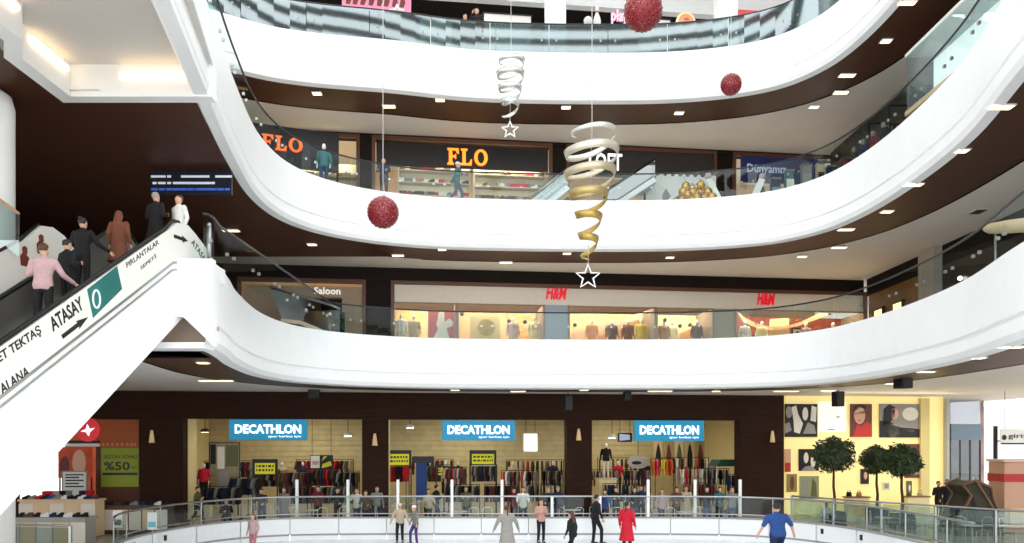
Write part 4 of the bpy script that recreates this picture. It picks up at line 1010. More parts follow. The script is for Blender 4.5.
def panel(name, label, cat, x0, x1, y0, y1, w, m, th=.05, frame=None, legs=False, deco=None, group=None, zf=.2, hang=0):
    a = wp(x0, y1, w); b = wp(x1, y0, w)
    t = thing(name, label, cat, S((a.x + b.x) / 2, w, max(.2, a.z)), WA, group)
    MB(WM).box(a.x, b.x, w, w + th, a.z, b.z).build('panel', m, t)
    if frame:
        f = MB(WM); k = .05
        f.box(a.x - k, a.x, w - .02, w + th, a.z - k, b.z + k); f.box(b.x, b.x + k, w - .02, w + th, a.z - k, b.z + k)
        f.box(a.x, b.x, w - .02, w + th, b.z, b.z + k); f.box(a.x, b.x, w - .02, w + th, a.z - k, a.z); f.build('frame', frame, t)
    if legs:
        for sx in (a.x + .05, b.x - .05): MB(WM).box(sx - .03, sx + .03, w + th, w + th + .05, zf, b.z).build('post', M_black, t)
    if hang:
        for sx in (a.x + .1, b.x - .1): MB(WM).tube([(sx, w + th / 2, b.z), (sx, w + th / 2, hang)], .012, 6).build('hanger', M_black, t)
    if deco: deco(t, a, b, w)
    return t
def shapes(t, a, b, w, items, z=.012):
    """flat printed shapes: (name, material, polygon in 0..1 panel coordinates)"""
    for nm, m, poly in items:
        MB(WM).prism([(a.x + (b.x - a.x) * p[0], a.z + (b.z - a.z) * p[1]) for p in poly], w - z, w).build(nm, m, t)
def ell(cx, cy, rx, ry, n=16, a0=0, a1=2 * PI): return [(cx + rx * math.cos(a0 + (a1 - a0) * i / n), cy + ry * math.sin(a0 + (a1 - a0) * i / n)) for i in range(n if a1 - a0 > 6 else n + 1)]
I_blk = mat('ink_black', (24, 22, 24), .5); I_wht = mat('ink_white', (236, 230, 220), .5); I_grey = mat('ink_grey', (150, 146, 140), .5); I_red = mat('ink_red', (196, 50, 44), .5); I_yel = mat('ink_yellow', (220, 204, 40), .5)
I_skin = mat('ink_skin', (224, 176, 150), .5); I_mar = mat('ink_maroon', (110, 56, 48), .5); I_org = mat('ink_orange', (196, 96, 30), .5); I_sk2 = mat('ink_sky', (120, 150, 180), .5)
panel('display_banner', 'tall plain blue banner standing in the middle bay', 'banner', 416, 427, 463, 500, 2.2, mat('banner_blue', (28, 62, 128), .6), legs=True, deco=lambda t, a, b, w: MB(WM).box(a.x - .2, b.x + .35, w, w + .2, b.z, b.z + .32).build('header', M_black, t))
panel('hanging_poster', 'poster split in pale, red and yellow blocks hanging in the first bay', 'poster', 310, 333, 455, 470, 3.2, I_blk, hang=5.95, deco=lambda t, a, b, w: shapes(t, a, b, w, [('printed_block', I_wht, [(.03, .1), (.42, .1), (.42, .95), (.03, .95)]), ('printed_block', I_red, [(.1, .35), (.4, .35), (.4, .6), (.1, .6)]), ('printed_block', I_yel, [(.5, .1), (.95, .3), (.9, .6), (.55, .4)]), ('printed_block', I_yel, [(.52, .6), (.75, .9), (.6, .92)])]))
panel('fitting_panel', 'tall framed picture board with pale and dark prints near the escalator', 'display board', 210, 239, 443, 490, 3.0, mat('board_greige', (150, 140, 108), .6, noise=.2), frame=M_rail, legs=True, deco=lambda t, a, b, w: shapes(t, a, b, w, [('printed_block', I_wht, [(.25, .45), (.5, .45), (.5, .92), (.25, .92)]), ('printed_block', I_blk, [(.02, .55), (.2, .55), (.2, .97), (.02, .97)]), ('printed_block', mat('ink_olive', (96, 100, 62), .5), [(.55, .5), (.97, .5), (.97, .95), (.55, .95)]), ('printed_block', I_grey, [(.3, .05), (.62, .05), (.62, .4), (.3, .4)])]))
panel('lamp_panel', 'bright white glowing lamp panel high in the middle bay', 'light', 524, 537, 434, 451, 5.0, mat('lit_panel', (255, 248, 226), .5, emit=2.5), frame=M_cream, hang=5.95)
panel('screen', 'small dark screen hanging beside the third blue sign', 'screen', 618, 632, 433, 442, 1.2, I_blk, hang=5.95, deco=lambda t, a, b, w: shapes(t, a, b, w, [('display', mat('screen_lilac', (176, 180, 214), .4, emit=.4), [(.1, .15), (.85, .25), (.85, .8), (.1, .9)])]))
for i in range(5):
    x = 654 + i * 10.5
    panel('picture_board', 'tall printed picture board under the third blue sign, %s from the round disc' % ORD[i], 'poster', x, x + 8.6, 441, 468, 5.2, mat('board_tan_%d' % (i % 3), ((214, 186, 132), (176, 156, 108), (226, 206, 160))[i % 3], .6), group='picture boards of the third bay', hang=5.95, deco=lambda t, a, b, w, i=i: shapes(t, a, b, w, [('printed_figure', (I_blk, I_mar, mat('ink_olive', (96, 100, 62), .5))[i % 3], [(.25, .02), (.75, .02), (.8, .5), (.62, .8), (.5, .92), (.35, .78), (.2, .45)])]))
# round disc with dark ring
c = wp(638.5, 462, 2.4); o = S(c.x, 2.4, c.z); t = thing('round_disc_sign', 'round grey disc sign hanging over the third bay racks', 'sign', o, WA)
MB(WM).prism(ell(c.x, c.z, .58, .34, 28), 2.4, 2.5).build('disc', mat('disc_grey', (188, 180, 168), .5), t)
MB(WM).prism(ell(c.x - .1, c.z - .04, .26, .09, 20), 2.385, 2.4).build('print', I_blk, t)
MB(WM).tube([(c.x, 2.45, c.z + .3), (c.x, 2.45, 5.95)], .012).build('hanger', M_black, t)
# green awning stand
c = wp(727, 466, 2.2); t = thing('green_awning', 'dark green fringed awning on posts at the end of the third bay', 'stall', S(c.x, 2.2, .2), WA)
MB(WM).prism([(c.x - .75, c.z), (c.x - .55, c.z + .32), (c.x + .55, c.z + .32), (c.x + .75, c.z)], 1.7, 2.9).build('canopy', mat('awning_green', (34, 74, 62), .7), t)
for sx in (-.7, .7): MB(WM).tube([(c.x + sx, 1.8, .2), (c.x + sx, 1.8, c.z)], .03).build('post', M_wpost, t)
# pendant lamps
for i, (px, py, w) in enumerate(((205, 430, 2.2), (348, 434, 1.5), (410, 426, 1.8), (612, 436, 2.0))):
    c = wp(px, py, w); nm = ('over the fitting panel', 'at the pillar end of the first bay', 'at the start of the middle bay', 'at the start of the third bay')[i]
    t = thing('pendant_lamp', 'round pendant lamp on a thin rod %s' % nm, 'light', S(c.x, w, c.z), WA, 'pendant lamps of the sports shop')
    MB(WM).loft([(c.x, w, c.z - .1, .2, .2), (c.x, w, c.z, .21, .21), (c.x, w, c.z + .08, .06, .06)], 16).build('lamp_shade', M_wpost if i else M_rail, t, smooth=True)
    MB(WM).loft([(c.x, w, c.z - .12, .16, .16), (c.x, w, c.z - .1, .17, .17)], 16).build('bulb', M_cool if i else M_warm, t)
    MB(WM).tube([(c.x, w, c.z + .08), (c.x, w, 5.95)], .015).build('rod', M_black, t)
# mannequins
def mann_mesh():
    b = MB(); b.loft(torso_rings()); b.cap((0, 0, 1.4), (0, .01, 1.52), .05, .045); b.ball((0, .01, 1.6), .075, .095, .12)
    for sd in (-1, 1):
        b.cap((sd * .185, 0, 1.385), (sd * .25, -.03, 1.12), .05, .04); b.cap((sd * .25, -.03, 1.12), (sd * .24, .06, .88), .038, .026); b.cap((sd * .24, .06, .88), (sd * .235, .09, .78), .03, .022)
        b.cap((sd * .09, 0, .92), (sd * .1, .02, .5), .08, .056); b.cap((sd * .1, .02, .5), (sd * .1, -.01, .08), .054, .034); b.cap((sd * .1, -.01, .06), (sd * .1, .15, .035), .035, .03)
    return remesh(b, .02, 'mannequin_body', 3)
MAN = mann_mesh(); person_meshes('stand', 'shirt', 'short'); MTOP = CACHE[('top', 'stand', 'shirt')]; MDRS = person_meshes('stand', 'coat', 'short')['top']; MLEG = CACHE[('legs', 'stand')]
M_mq = mat('mannequin_white', (232, 224, 212), .35)
def mannequin(label, P, rz, top=None, legs=None, dress=None, h=1.78, skin=None, group=None):
    t = thing('mannequin', label, 'mannequin', P, rz, group); k = h / 1.72; t.scale = (k, k, k)
    def part(nm, me, m):
        o = bpy.data.objects.new(nm, me); col.objects.link(o); o.parent = t; setmat(o, m)
    part('body', MAN, skin or M_mq)
    if top: part('top', MTOP, top)
    if dress: part('dress', MDRS, dress)
    if legs: part('trousers', MLEG, legs)
    bb = MB(); bb.loft([(0, 0, 0, .2, .2), (0, 0, .025, .19, .19)], 16); o = bpy.data.objects.new('base', bb.mesh('base')); col.objects.link(o); o.parent = t; setmat(o, M_steel)
c = wp(606, 470, 2.2)
pl = thing('display_plinth', 'cream plinth carrying the mannequin of the third bay', 'plinth', S(c.x, 2.2, .2), WA)
MB(WM).box(c.x - .45, c.x + .45, 1.8, 2.6, .2, 1.9).build('body', M_cream, pl, bevel=.02); MB(WM).box(c.x - .5, c.x + .5, 1.75, 2.65, 1.9, 1.96).build('plinth_top', M_tan, pl)
mannequin('mannequin in a black top and pale legs raised above the third bay racks', S(c.x, 2.2, 1.96), PI + WA, K, None)

for i, (px, w, nm) in enumerate(MQS):
    h = 2.0; pt = S(pu(px, w), w, .2)
    p_ = thing('display_plinth', 'pale plinth carrying a mannequin %s' % nm, 'plinth', pt, WA, 'plinths in the sports shop'); uu = pu(px, w)
    MB(WM).box(uu - .35, uu + .35, w - .3, w + .3, .2, .95).build('body', M_beige, p_, bevel=.02); MB(WM).box(uu - .38, uu + .38, w - .33, w + .33, .95, 1.0).build('plinth_top', M_tan, p_)
    mannequin('mannequin in %s on a plinth %s' % (('a red top', 'a black top', 'a beige top', 'a navy top')[i % 4], nm), S(uu, w, 1.0), PI + WA, top=(RD, K, BG, NV)[i % 4], legs=(K, JN, BR, GY)[i % 4], h=1.8, skin=M_mq, group='mannequins in the sports shop')
# ================================================================== ORANGE SHOP BEHIND THE ESCALATOR
panel('hoarding', 'plain orange hoarding above the green discount poster', 'panel', 95, 139, 419.5, 447, .2, mat('hoarding_orange', (168, 84, 34), .6, noise=.1), deco=lambda t, a, b, w: shapes(t, a, b, w, [('lettering', mat('ink_salmon', (206, 120, 84), .5), [(x, .03), (x + .07, .03), (x + .05, .16), (x + .01, .14)]) for x in (.15, .25, .36, .47, .58, .7, .8, .88)]))
def green_deco(t, a, b, w):
    Wd, Hd = b.x - a.x, b.z - a.z
    text('%50', 'lettering', Minkt, t, S(a.x + Wd * .08, w, a.z + Hd * .42), UX, UZ, Wd * .68, Hd * .22, .015, .02)
    text('SEZON SONU', 'small_lettering', Minkt, t, S(a.x + Wd * .06, w, a.z + Hd * .72), UX, UZ, Wd * .88, Hd * .09, .012)
    MB(WM).box(a.x + Wd * .04, b.x - Wd * .04, w - .012, w, a.z + Hd * .3, a.z + Hd * .36).build('underline', Minkt, t)
    text('ye', 'tiny_lettering', Minkt, t, S(a.x + Wd * .8, w, a.z + Hd * .45), UX, UZ, Wd * .14, Hd * .07, .012)
panel('discount_poster', 'yellow-green discount poster with black figures under the orange hoarding', 'poster', 101, 139, 447.5, 487, .2, mat('lime_poster', (140, 152, 26), .5), deco=green_deco)
struct(wb(pu(92), pu(139), .4, .8, .2, ghead).build('pillar', mat('dark_hoarding_back', (90, 50, 30), .6)))
c = wp(89, 430, .2); t = thing('round_logo_sign', 'red round sign with a white star-like mark beside the orange hoarding', 'sign', S(c.x, .1, c.z), WA)
MB(WM).prism(ell(c.x, c.z, .5, .52, 28), .08, .2).build('disc', mat('logo_red', (214, 40, 48), .4, emit=.3), t)
MB(WM).prism([(c.x - .3, c.z - .06), (c.x - .08, c.z + .03), (c.x - .02, c.z + .26), (c.x + .08, c.z + .04), (c.x + .3, c.z + .1), (c.x + .1, c.z - .08), (c.x + .04, c.z - .28), (c.x - .06, c.z - .1)], .06, .08).build('mark', M_sw, t)
for i, (y0, y1, m) in enumerate(((440.5, 443.5, I_blk), (443.5, 446.5, I_wht))):
    a = wp(40, y1, .2); b = wp(100, y0, .2)
    struct(wb(a.x, b.x, .1, .3, a.z, b.z).build('trim_band', m))
panel('window_poster', 'orange window poster with a large blurred face behind the shoe tables', 'poster', 58, 92, 447, 478, 1.0, mat('poster_orange', (206, 84, 44), .5, noise=.3, nscale=1.5), legs=True, deco=lambda t, a, b, w: shapes(t, a, b, w, [('printed_figure', I_skin, ell(.62, .5, .2, .42)), ('printed_figure', I_mar, ell(.2, .4, .14, .3))]))
panel('price_board', 'white price board with dark lines standing on the shoe tables', 'sign', 63, 86, 472, 491, -1.2, mat('price_white', (222, 222, 218), .5), frame=I_grey, legs=True, deco=lambda t, a, b, w: shapes(t, a, b, w, [('caption', I_blk, [(.1, y), (.9 - .2 * (k % 2), y), (.9 - .2 * (k % 2), y + .07), (.1, y + .07)]) for k, y in enumerate((.2, .36, .52, .68, .82))]))
# display tables with shoes and boxes
def shoe_mesh():
    b = MB(); b.loft([(0, .02, 0, .05, .14), (0, .02, .025, .05, .14)], 14); b.loft([(0, .02, .025, .046, .135), (0, .015, .06, .044, .12), (0, -.03, .09, .04, .075), (0, -.05, .12, .034, .05)], 14)
    return b.mesh('shoe')
SHOE = shoe_mesh(); SHOE.materials.append(K)
BOXM = MB(); BOXM.box(-.17, .17, -.11, .11, 0, .1); BOXM.box(-.175, .175, -.115, .115, .1, .125); BOXM = BOXM.mesh('shoe_box'); BOXM.materials.append(K)
SC = {'black': K, 'white': WH, 'brown': BR, 'red': RD, 'grey': GY, 'blue': BL, 'beige': BG, 'pink': PK, 'navy': NV, 'tan': cl('tan', (176, 130, 84))}
def shoe(c, P, rz, label, group, sc=1.0):
    o = bpy.data.objects.new('display_shoe', SHOE); col.objects.link(o); o.location = P; o.rotation_euler = (0, 0, rz); o.scale = (sc, sc, sc); setmat(o, SC[c]); tag(o, label, 'shoe', group)
def shoebox(c, P, rz, label, group, sc=1.0):
    o = bpy.data.objects.new('shoe_box', BOXM); col.objects.link(o); o.location = P; o.rotation_euler = (0, 0, rz); o.scale = (sc, sc, sc * 1.2); setmat(o, SC[c]); tag(o, label, 'box', group)
rs = random.Random(5)
def dtable(nm, px0, px1, D, ztop, m, shoes, where):
    a, b = W(px0, 500, D), W(px1, 500, D)
    t = thing('display_table', nm, 'table', ((a.x + b.x) / 2, D, .2))
    MB().box(a.x, b.x, D - .4, D + .4, ztop - .08, ztop).build('table_top', m, t, bevel=.01)
    MB().box(a.x + .05, b.x - .05, D - .34, D + .34, .25, ztop - .08).build('body', m, t)
    for i in range(5): 
        x = a.x + (b.x - a.x) * (i + .5) / 5; MB().box(x - (b.x - a.x) * .09, x + (b.x - a.x) * .09, D - .36, D - .34, .4, ztop - .16).build('drawer_front', M_tan if i % 2 else M_beige, t)
    for i, c in enumerate(shoes):
        x = a.x + .18 + (b.x - a.x - .36) * i / max(len(shoes) - 1, 1)
        shoe(c, (x, D - .1, ztop), rs.uniform(1.2, 1.9), '%s shoe, %s from the escalator on the %s' % (c, ORD[i], where), 'shoes on the ' + where, 1.25)
dtable('long beige display table with drawers behind the glass railing', 24, 101, 29.0, 1.66, M_tan, ['black', 'grey', 'red', 'black', 'blue', 'grey', 'white', 'black', 'black', 'white', 'navy', 'brown'], 'long beige display table')
dtable('dark brown low table with shoes at the pillar below the green poster', 107, 172, 29.9, 1.35, mat('dark_table', (84, 66, 54), .5), ['black', 'brown', 'black', 'grey', 'navy', 'black', 'white', 'black'], 'dark low table')
dtable('grey-topped front display table just behind the green-tinted railing', 10, 92, 25.2, 1.36, mat('grey_table', (170, 166, 156), .5), ['black', 'black', 'brown', 'black', 'white', 'navy', 'black', 'white', 'black', 'black'], 'grey front table')
for i in range(14):
    c = ('red', 'pink', 'black', 'grey', 'white', 'navy', 'red')[i % 7]
    p = S(pu(47 + (i % 7) * 6.4, -1.6), -1.6 + .02 * i, 1.0 + .28 * (i // 7)); 
    shoebox(c, (p.x, p.y, 1.42 + .15 * (i // 7)), WA, '%s shoe box, %s row behind the price board, %s from the escalator' % (c, ('lower', 'upper')[i // 7], ORD[i % 7]), 'shoe boxes behind the price board', 1.2)
t = thing('shelf_unit', 'grey shelf holding shoe boxes behind the price board', 'shelf', S(pu(56, -1.6), -1.6, .2), WA)
a = pu(42, -1.6); b = pu(90, -1.6)
MB(WM).box(a, b, -1.9, -1.2, 1.34, 1.42).build('shelf_board', M_beige, t)
for sx in (a + .05, b - .05): MB(WM).box(sx - .03, sx + .03, -1.85, -1.25, .2, 1.34).build('side_panel', M_beige, t)
# ================================================================== POSTER-CLAD SHOP
uA, uB = pu(784.5), pu(946)
M_lit = mat('cream_glow_wall', (246, 230, 168), .55, emit=.35, ecol=(255, 226, 140))  # wall is no lamp; its emission stands in for lamplight falling on it
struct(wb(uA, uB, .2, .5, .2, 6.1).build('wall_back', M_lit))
struct(wb(pu(921), pu(930), .02, .2, .2, 6.0).build('pillar', mat('pale_gold_pier', (226, 208, 140), .5)))
lamp('poster_wash', S((uA + uB) / 2, -1.6, 5.85), 6.5, 170, (1, .9, .66), (math.radians(-28), 0, WA), .8)
def poster(nm, x0, x1, y0, y1, m, items, cat='poster', th=.06):
    return panel('wall_poster', nm, cat, x0, x1, y0, y1, .12, m, th, deco=lambda t, a, b, w: shapes(t, a, b, w, items))
cyc = ell
poster('black and white poster of crowded pale figures, at the dark pillar end', 785, 817.5, 404, 437, I_blk, [('printed_figure', I_wht, [(.28, .15), (.45, .1), (.55, .4), (.4, .7), (.34, .95), (.2, .9), (.26, .5)]), ('printed_figure', I_grey, ell(.12, .75, .1, .18)), ('printed_figure', I_wht, ell(.62, .7, .09, .2)), ('printed_figure', I_grey, [(.55, .1), (.95, .1), (.9, .35), (.7, .45)]), ('printed_figure', I_wht, [(.78, .5), (.95, .45), (.97, .9), (.82, .95)]), ('printed_figure', I_grey, [(0, .1), (.2, .2), (.14, .45), (0, .4)])])
poster('plain white glowing poster above the lone topiary tree', 819, 846, 402, 432, mat('glow_white', (252, 248, 234), .5, emit=.5), [('mark', I_wht, ell(.7, .5, .08, .05)), ('caption', I_grey, [(.3, .06), (.6, .06), (.6, .1), (.3, .1)])])
poster('poster of a pale face in dark glasses over red clothing', 850.5, 872, 404, 437, I_mar, [('printed_figure', I_red, [(.1, 0), (1, 0), (1, .35), (.75, .48), (.5, .3), (.3, .4)]), ('printed_face', I_skin, ell(.42, .66, .26, .27)), ('printed_hair', I_blk, [(.16, .75), (.2, .95), (.5, 1), (.72, .92), (.68, .85), (.42, .9)]), ('printed_glasses', I_blk, [(.2, .68), (.66, .72), (.66, .78), (.2, .74)]), ('printed_mouth', I_red, ell(.42, .5, .07, .025))])
poster('wide grey poster of a dark-haired figure in pale clothes', 879.5, 920.5, 404, 437.5, I_grey, [('printed_sky', I_wht, ell(.75, .7, .2, .2)), ('printed_ground', I_blk, [(0, 0), (1, 0), (1, .25), (.5, .3), (.2, .5), (0, .5)]), ('printed_hair', I_blk, [(.08, .35), (.1, .85), (.24, .99), (.38, .9), (.36, .6), (.22, .4)]), ('printed_face', I_skin, ell(.36, .7, .1, .17)), ('printed_figure', I_wht, ell(.33, .2, .16, .2)), ('caption', I_wht, [(.6, .16), (.85, .16), (.85, .24), (.6, .24)])])
poster('small black poster of two pale faces below the crowded figures', 799, 819, 449, 471, I_blk, [('printed_face', I_wht, ell(.35, .6, .12, .25)), ('printed_face', I_wht, ell(.7, .45, .12, .28)), ('printed_figure', I_grey, [(.1, .0), (.9, 0), (.6, .25), (.3, .2)])])
poster('narrow red and pale poster at the dark pillar', 785, 791, 449, 472, I_skin, [('printed_block', I_red, [(0, 0), (.9, 0), (.9, .4), (0, .4)])])
poster('tall maroon poster behind the last topiary tree', 905, 922.5, 444, 478, I_mar, [('printed_face', I_skin, ell(.65, .62, .2, .16)), ('printed_figure', I_grey, [(.35, .1), (.95, .1), (.85, .45), (.6, .4)])])
poster('small dark poster between the topiary trunks', 861, 869, 469, 484, I_blk, [('printed_face', I_skin, ell(.55, .55, .22, .25))])
poster('olive picture panel low on the wall by the dark pillar', 787, 797, 474, 492, mat('ink_khaki', (150, 130, 70), .5), [('printed_figure', I_mar, ell(.5, .5, .2, .4))])
poster('greenish low picture panel under the two pale faces', 800, 819, 476, 499, mat('ink_sage', (150, 156, 116), .5), [('printed_figure', I_grey, [(.1, 0), (.4, 0), (.45, .7), (.3, .95), (.12, .6)]), ('printed_figure', mat('ink_olive', (96, 100, 62), .5), [(.55, 0), (.9, 0), (.85, .7), (.65, .9)])])
poster('tiny green framed picture behind the middle topiary trunk', 883, 890, 482, 490, I_wht, [('printed_block', mat('ink_sage', (150, 156, 116), .5), [(.2, .2), (.8, .2), (.8, .8), (.2, .8)])])
poster('small green bottle picture beside the tall maroon poster', 907, 912, 481, 493, mat('ink_olive', (96, 100, 62), .5), [('printed_figure', I_wht, ell(.5, .4, .2, .3))])
# counters with bags at the foot of the poster wall
def counter(label, x0, x1, ytop, w, m):
    a = wp(x0, ytop, w); b = wp(x1, ytop, w); t = thing('display_counter', label, 'counter', S((a.x + b.x) / 2, w, .2), WA)
    MB(WM).box(a.x, b.x, w - .25, w + .25, a.z - .06, a.z).build('counter_top', mat('counter_wood', (122, 86, 52), .5), t); MB(WM).box(a.x + .05, b.x - .05, w - .2, w + .2, .2, a.z - .06).build('body', m, t)
counter('low wooden-topped counter under the face poster', 845, 868, 496.5, -.7, M_cream); counter('low wooden-topped counter beside the tall maroon poster', 904, 928, 496, -.7, M_cream)
for i, (px, lab) in enumerate(((849, 'small dark handbag on the counter under the face poster'), (859, 'golden handbag on the counter under the face poster'), (909, 'dark green bag on the counter beside the tall maroon poster'), (920, 'pale handbag on the counter beside the tall maroon poster'))):
    c = wp(px, 492.5, -.7); t = thing('handbag', lab, 'bag', S(c.x, -.7, wp(px, 496.3, -.7).z), WA, 'handbags on the counters'); zz = wp(px, 496.3, -.7).z
    MB(WM).loft([(c.x, -.7, zz, .15, .07), (c.x, -.7, zz + .16, .14, .06), (c.x, -.7, zz + .22, .1, .04)], 12).build('bag_body', (K, SC['tan'], OL, BG)[i], t, smooth=True)
    MB(WM).tube([(c.x - .08, -.7, zz + .2), (c.x - .06, -.7, zz + .3), (c.x + .06, -.7, zz + .3), (c.x + .08, -.7, zz + .2)], .012).build('handle', BR, t)
# ------------------------------------------------------------------ beyond the poster shop
uC = pu(983)
M_gdark = glass('shop_glass', (196, 210, 216), .05)
struct(wb(uB, uB + .16, -.05, .5, .2, 6.0).build('pillar', mat('grey_pier', (176, 176, 172), .4)))
gs = thing('glass_shop_front', 'tall glass shop front with a blue-grey fascia beside the poster wall', 'shop front', S(uB + .6, .1, .2), WA)
a = wp(951, 403, 0); b = wp(981, 424, 0)
MB(WM).box(a.x, b.x, .05, .12, b.z, 6.0).build('upper_glass', glass('sky_glass', (220, 232, 240), .12), gs)
MB(WM).box(a.x, b.x, -.02, .2, wp(951, 440, 0).z, b.z).build('fascia', mat('blue_grey_fascia', (104, 124, 142), .3), gs)
zf = wp(951, 440, 0).z
for i in range(3):
    x0 = a.x + (b.x - a.x) * i / 3 + .03; MB(WM).box(x0, a.x + (b.x - a.x) * (i + 1) / 3 - .03, .06, .08, .25, zf).build('glass_panel', M_gdark, gs)
for i in range(4): x0 = a.x + (b.x - a.x) * i / 3; MB(WM).box(x0 - .03, x0 + .03, .03, .12, .2, zf).build('mullion', M_rail, gs)
struct(wb(uB, pu(984, 3.2), 3.2, 3.4, .2, 6.1).build('wall_back', mat('mauve_wall', (150, 120, 112), .6, noise=.3, nscale=1.5)))
mannequin('mannequin in a dark dress behind the glass shop front', S(pu(960, 1.5), 1.5, .2), PI + WA, dress=K, group='mannequins of the glass shop')
mannequin('mannequin in pale pink behind the glass shop front', S(pu(972, 1.2), 1.2, .2), PI + WA, top=PK, legs=JN, group='mannequins of the glass shop')
# deep bright hall at the end
struct(MB().box(27.5, 48, 55, 55.3, .2, 6.3).build('wall_back', mat('pale_hall_wall', (220, 226, 230), .5)))
struct(MB().box(21.5, 27, 20, 20.2, 0, .21).build('floor_joint', M_floor))
p = W(995.5, 470, 34.5); t = thing('sign_pole', 'black pole with side arms in front of the bright hall', 'pole', (p.x, p.y, .2))
MB().tube([(p.x, p.y, .2), (p.x, p.y, W(0, 426, 34.5).z)], .09, 12).build('pole_shaft', M_black, t); MB().box(p.x - .3, p.x + .3, p.y - .3, p.y + .3, .2, .26).build('base_plate', M_black, t)
MB().bar(W(995, 441, 34.5), W(1006, 441, 34.5), .06, .06).build('side_arm', M_black, t)
a, b = W(1001, 444.5, 34), W(1034, 429, 34); t = thing('hanging_sign', 'white hanging sign with a black dot and black lettering', 'sign', (a.x, a.y, b.z))
MB().box(a.x, b.x, 34, 34.08, a.z, b.z).build('sign_panel', M_wpost, t)
MB().prism(ell(a.x + .14, (a.z + b.z) / 2 - .03, .1, .12, 18), 33.98, 34).build('dot', M_black, t); MB().box(a.x, b.x, 33.98, 34, a.z, a.z + .07).build('lower_band', M_black, t)
text('giriş', 'lettering', M_black, t, (a.x + .32, 33.99, a.z + .22), (1, 0, 0), (0, 0, 1), .9, .26, .015)
for q in (.2, 1.2): MB().tube([(a.x + q, 34.04, b.z), (a.x + q, 34.04, 6.1)], .012).build('hanger', M_black, t)
a, b = W(1004, 511, 30), W(1034, 462, 30); t = thing('vending_kiosk', 'salmon kiosk with a red band beside the ridged tent', 'kiosk', (a.x, a.y, .2))
MB().box(a.x, b.x, 30, 31, .2, b.z).build('body', mat('salmon_panel', (206, 162, 136), .5), t, bevel=.04); MB().box(a.x - .02, b.x + .02, 29.97, 31.02, W(0, 482, 30).z, W(0, 474, 30).z).build('red_band', mat('kiosk_red', (190, 44, 44), .5), t)
MB().box(a.x - .05, b.x + .05, 29.95, 31.05, b.z, b.z + .1).build('kiosk_top', mat('pale_pink', (226, 196, 180), .5), t); MB().box(a.x + .2, b.x - .2, 29.96, 30, .5, 1.2).build('front_panel', M_tan, t)
# ridged tent
D = 29.2; P0 = W(957, 506, D); P1 = W(1004, 506, D); pk = W(976, 481, D)
t = thing('ridged_tent', 'dark olive ridged tent with brown seams behind the glass railing', 'tent', ((P0.x + P1.x) / 2, D + .8, .2))
prof = [(P0.x, .2), (P0.x + .1, .9), (P0.x + .55, 1.75), (pk.x - .5, 2.15), (pk.x, pk.z), (pk.x + .6, 2.05), (P1.x - .4, 1.6), (P1.x - .05, .8), (P1.x, .2)]
MB().prism(prof, D, D + 1.2).build('canopy', mat('olive_canvas', (62, 58, 44), .8, noise=.25, nscale=3), t, bevel=.08)
for sgn in (0, 1):
    m = MB(); m.tube([(x, D + 1.2 * sgn, z + .02) for x, z in prof], .055, 8); m.build('seam', mat('brown_seam', (122, 90, 66), .6), t, smooth=True)
MB().tube([(pk.x, D - .02, pk.z), (pk.x + .75, D - .03, 1.1), (pk.x + 1.0, D - .02, .3)], .05, 8).build('seam', MATS['brown_seam'], t)
MB().prism([(pk.x - .5, .2), (pk.x - .1, 1.7), (pk.x + .35, .2)], D - .02, D + .01).build('door_flap', mat('dark_canvas', (40, 38, 32), .8), t)
# ================================================================== FIRST LEVEL SHOPS
# beige shop with small white letters
a, b = L1B[0]
zt1 = wp(300, 287).z
struct(wb(a + .2, b - .2, .0, .25, wp(300, 297).z, zt1).build('wall_fascia', mat('taupe_fascia', (168, 146, 122), .6)))
for (x0, x1) in ((a + .2, pu(284)), (pu(342), b - .2)): struct(wb(x0, x1, .0, .25, 7.97, wp(300, 297).z).build('wall_side', MATS['taupe_fascia']))
t = thing('shop_lettering', 'small white raised letters over the dark doorway of the taupe shop', 'sign', S(pu(326), -.05, wp(326, 294).z), WA)
A, B = wp(314, 294, -.03), wp(340.5, 287.5, -.03); text('Saloon', 'lettering', mat('letter_white', (240, 236, 228), .5, emit=.5), t, S(A.x, -.01, A.z), UX, UZ, B.x - A.x, B.z - A.z, .04, .02)
struct(wb(pu(284), pu(342), .3, .4, 7.97, wp(300, 297).z).build('door_void', M_dark))
# glass-sided escalator head on the first level
def glass_ramp(label, pts, D, m, th=.9, zf=8.0, white=None):
    P = [W(x, y, D) for x, y in pts]; t = thing('glass_ramp', label, 'escalator', (P[0].x, D, zf))
    q = MB(); n = len(P)
    q.add([tuple(p) for p in P] + [(p.x, p.y + .03, p.z) for p in P], [tuple(range(n)), tuple(range(n, 2 * n))[::-1]] + [(i, i + n, (i + 1) % n + n, (i + 1) % n) for i in range(n)])
    q.build('glass_side', m, t)
    q = MB(); q.add([(p.x, p.y + th, p.z) for p in P] + [(p.x, p.y + th + .03, p.z) for p in P], [tuple(range(n)), tuple(range(n, 2 * n))[::-1]] + [(i, i + n, (i + 1) % n + n, (i + 1) % n) for i in range(n)])
    q.build('glass_side', m, t)
    return t, P
t, P = glass_ramp('teal glass escalator flank rising behind the first-level balustrade', [(271, 288), (300, 296), (331, 305), (340, 309), (340, 338), (318, 327), (300, 320), (281, 318)], 31.9, glass('ramp_glass', (150, 190, 190), .3))
MB().tube([P[0], P[1], P[2], P[3]], .05, 8).build('handrail', M_steel, t, smooth=True)
m = MB()
for (q0, q1) in ((P[7], P[6]), (P[6], P[5]), (P[5], P[4])): m.bar(q0 + Vector((0, .45, -.1)), q1 + Vector((0, .45, -.1)), .95, .16)
m.build('skirt', mat('cream_skirt', (216, 200, 176), .5), t)
m = MB(); P2 = [P[7], P[6], P[5], P[4]]; n = 4
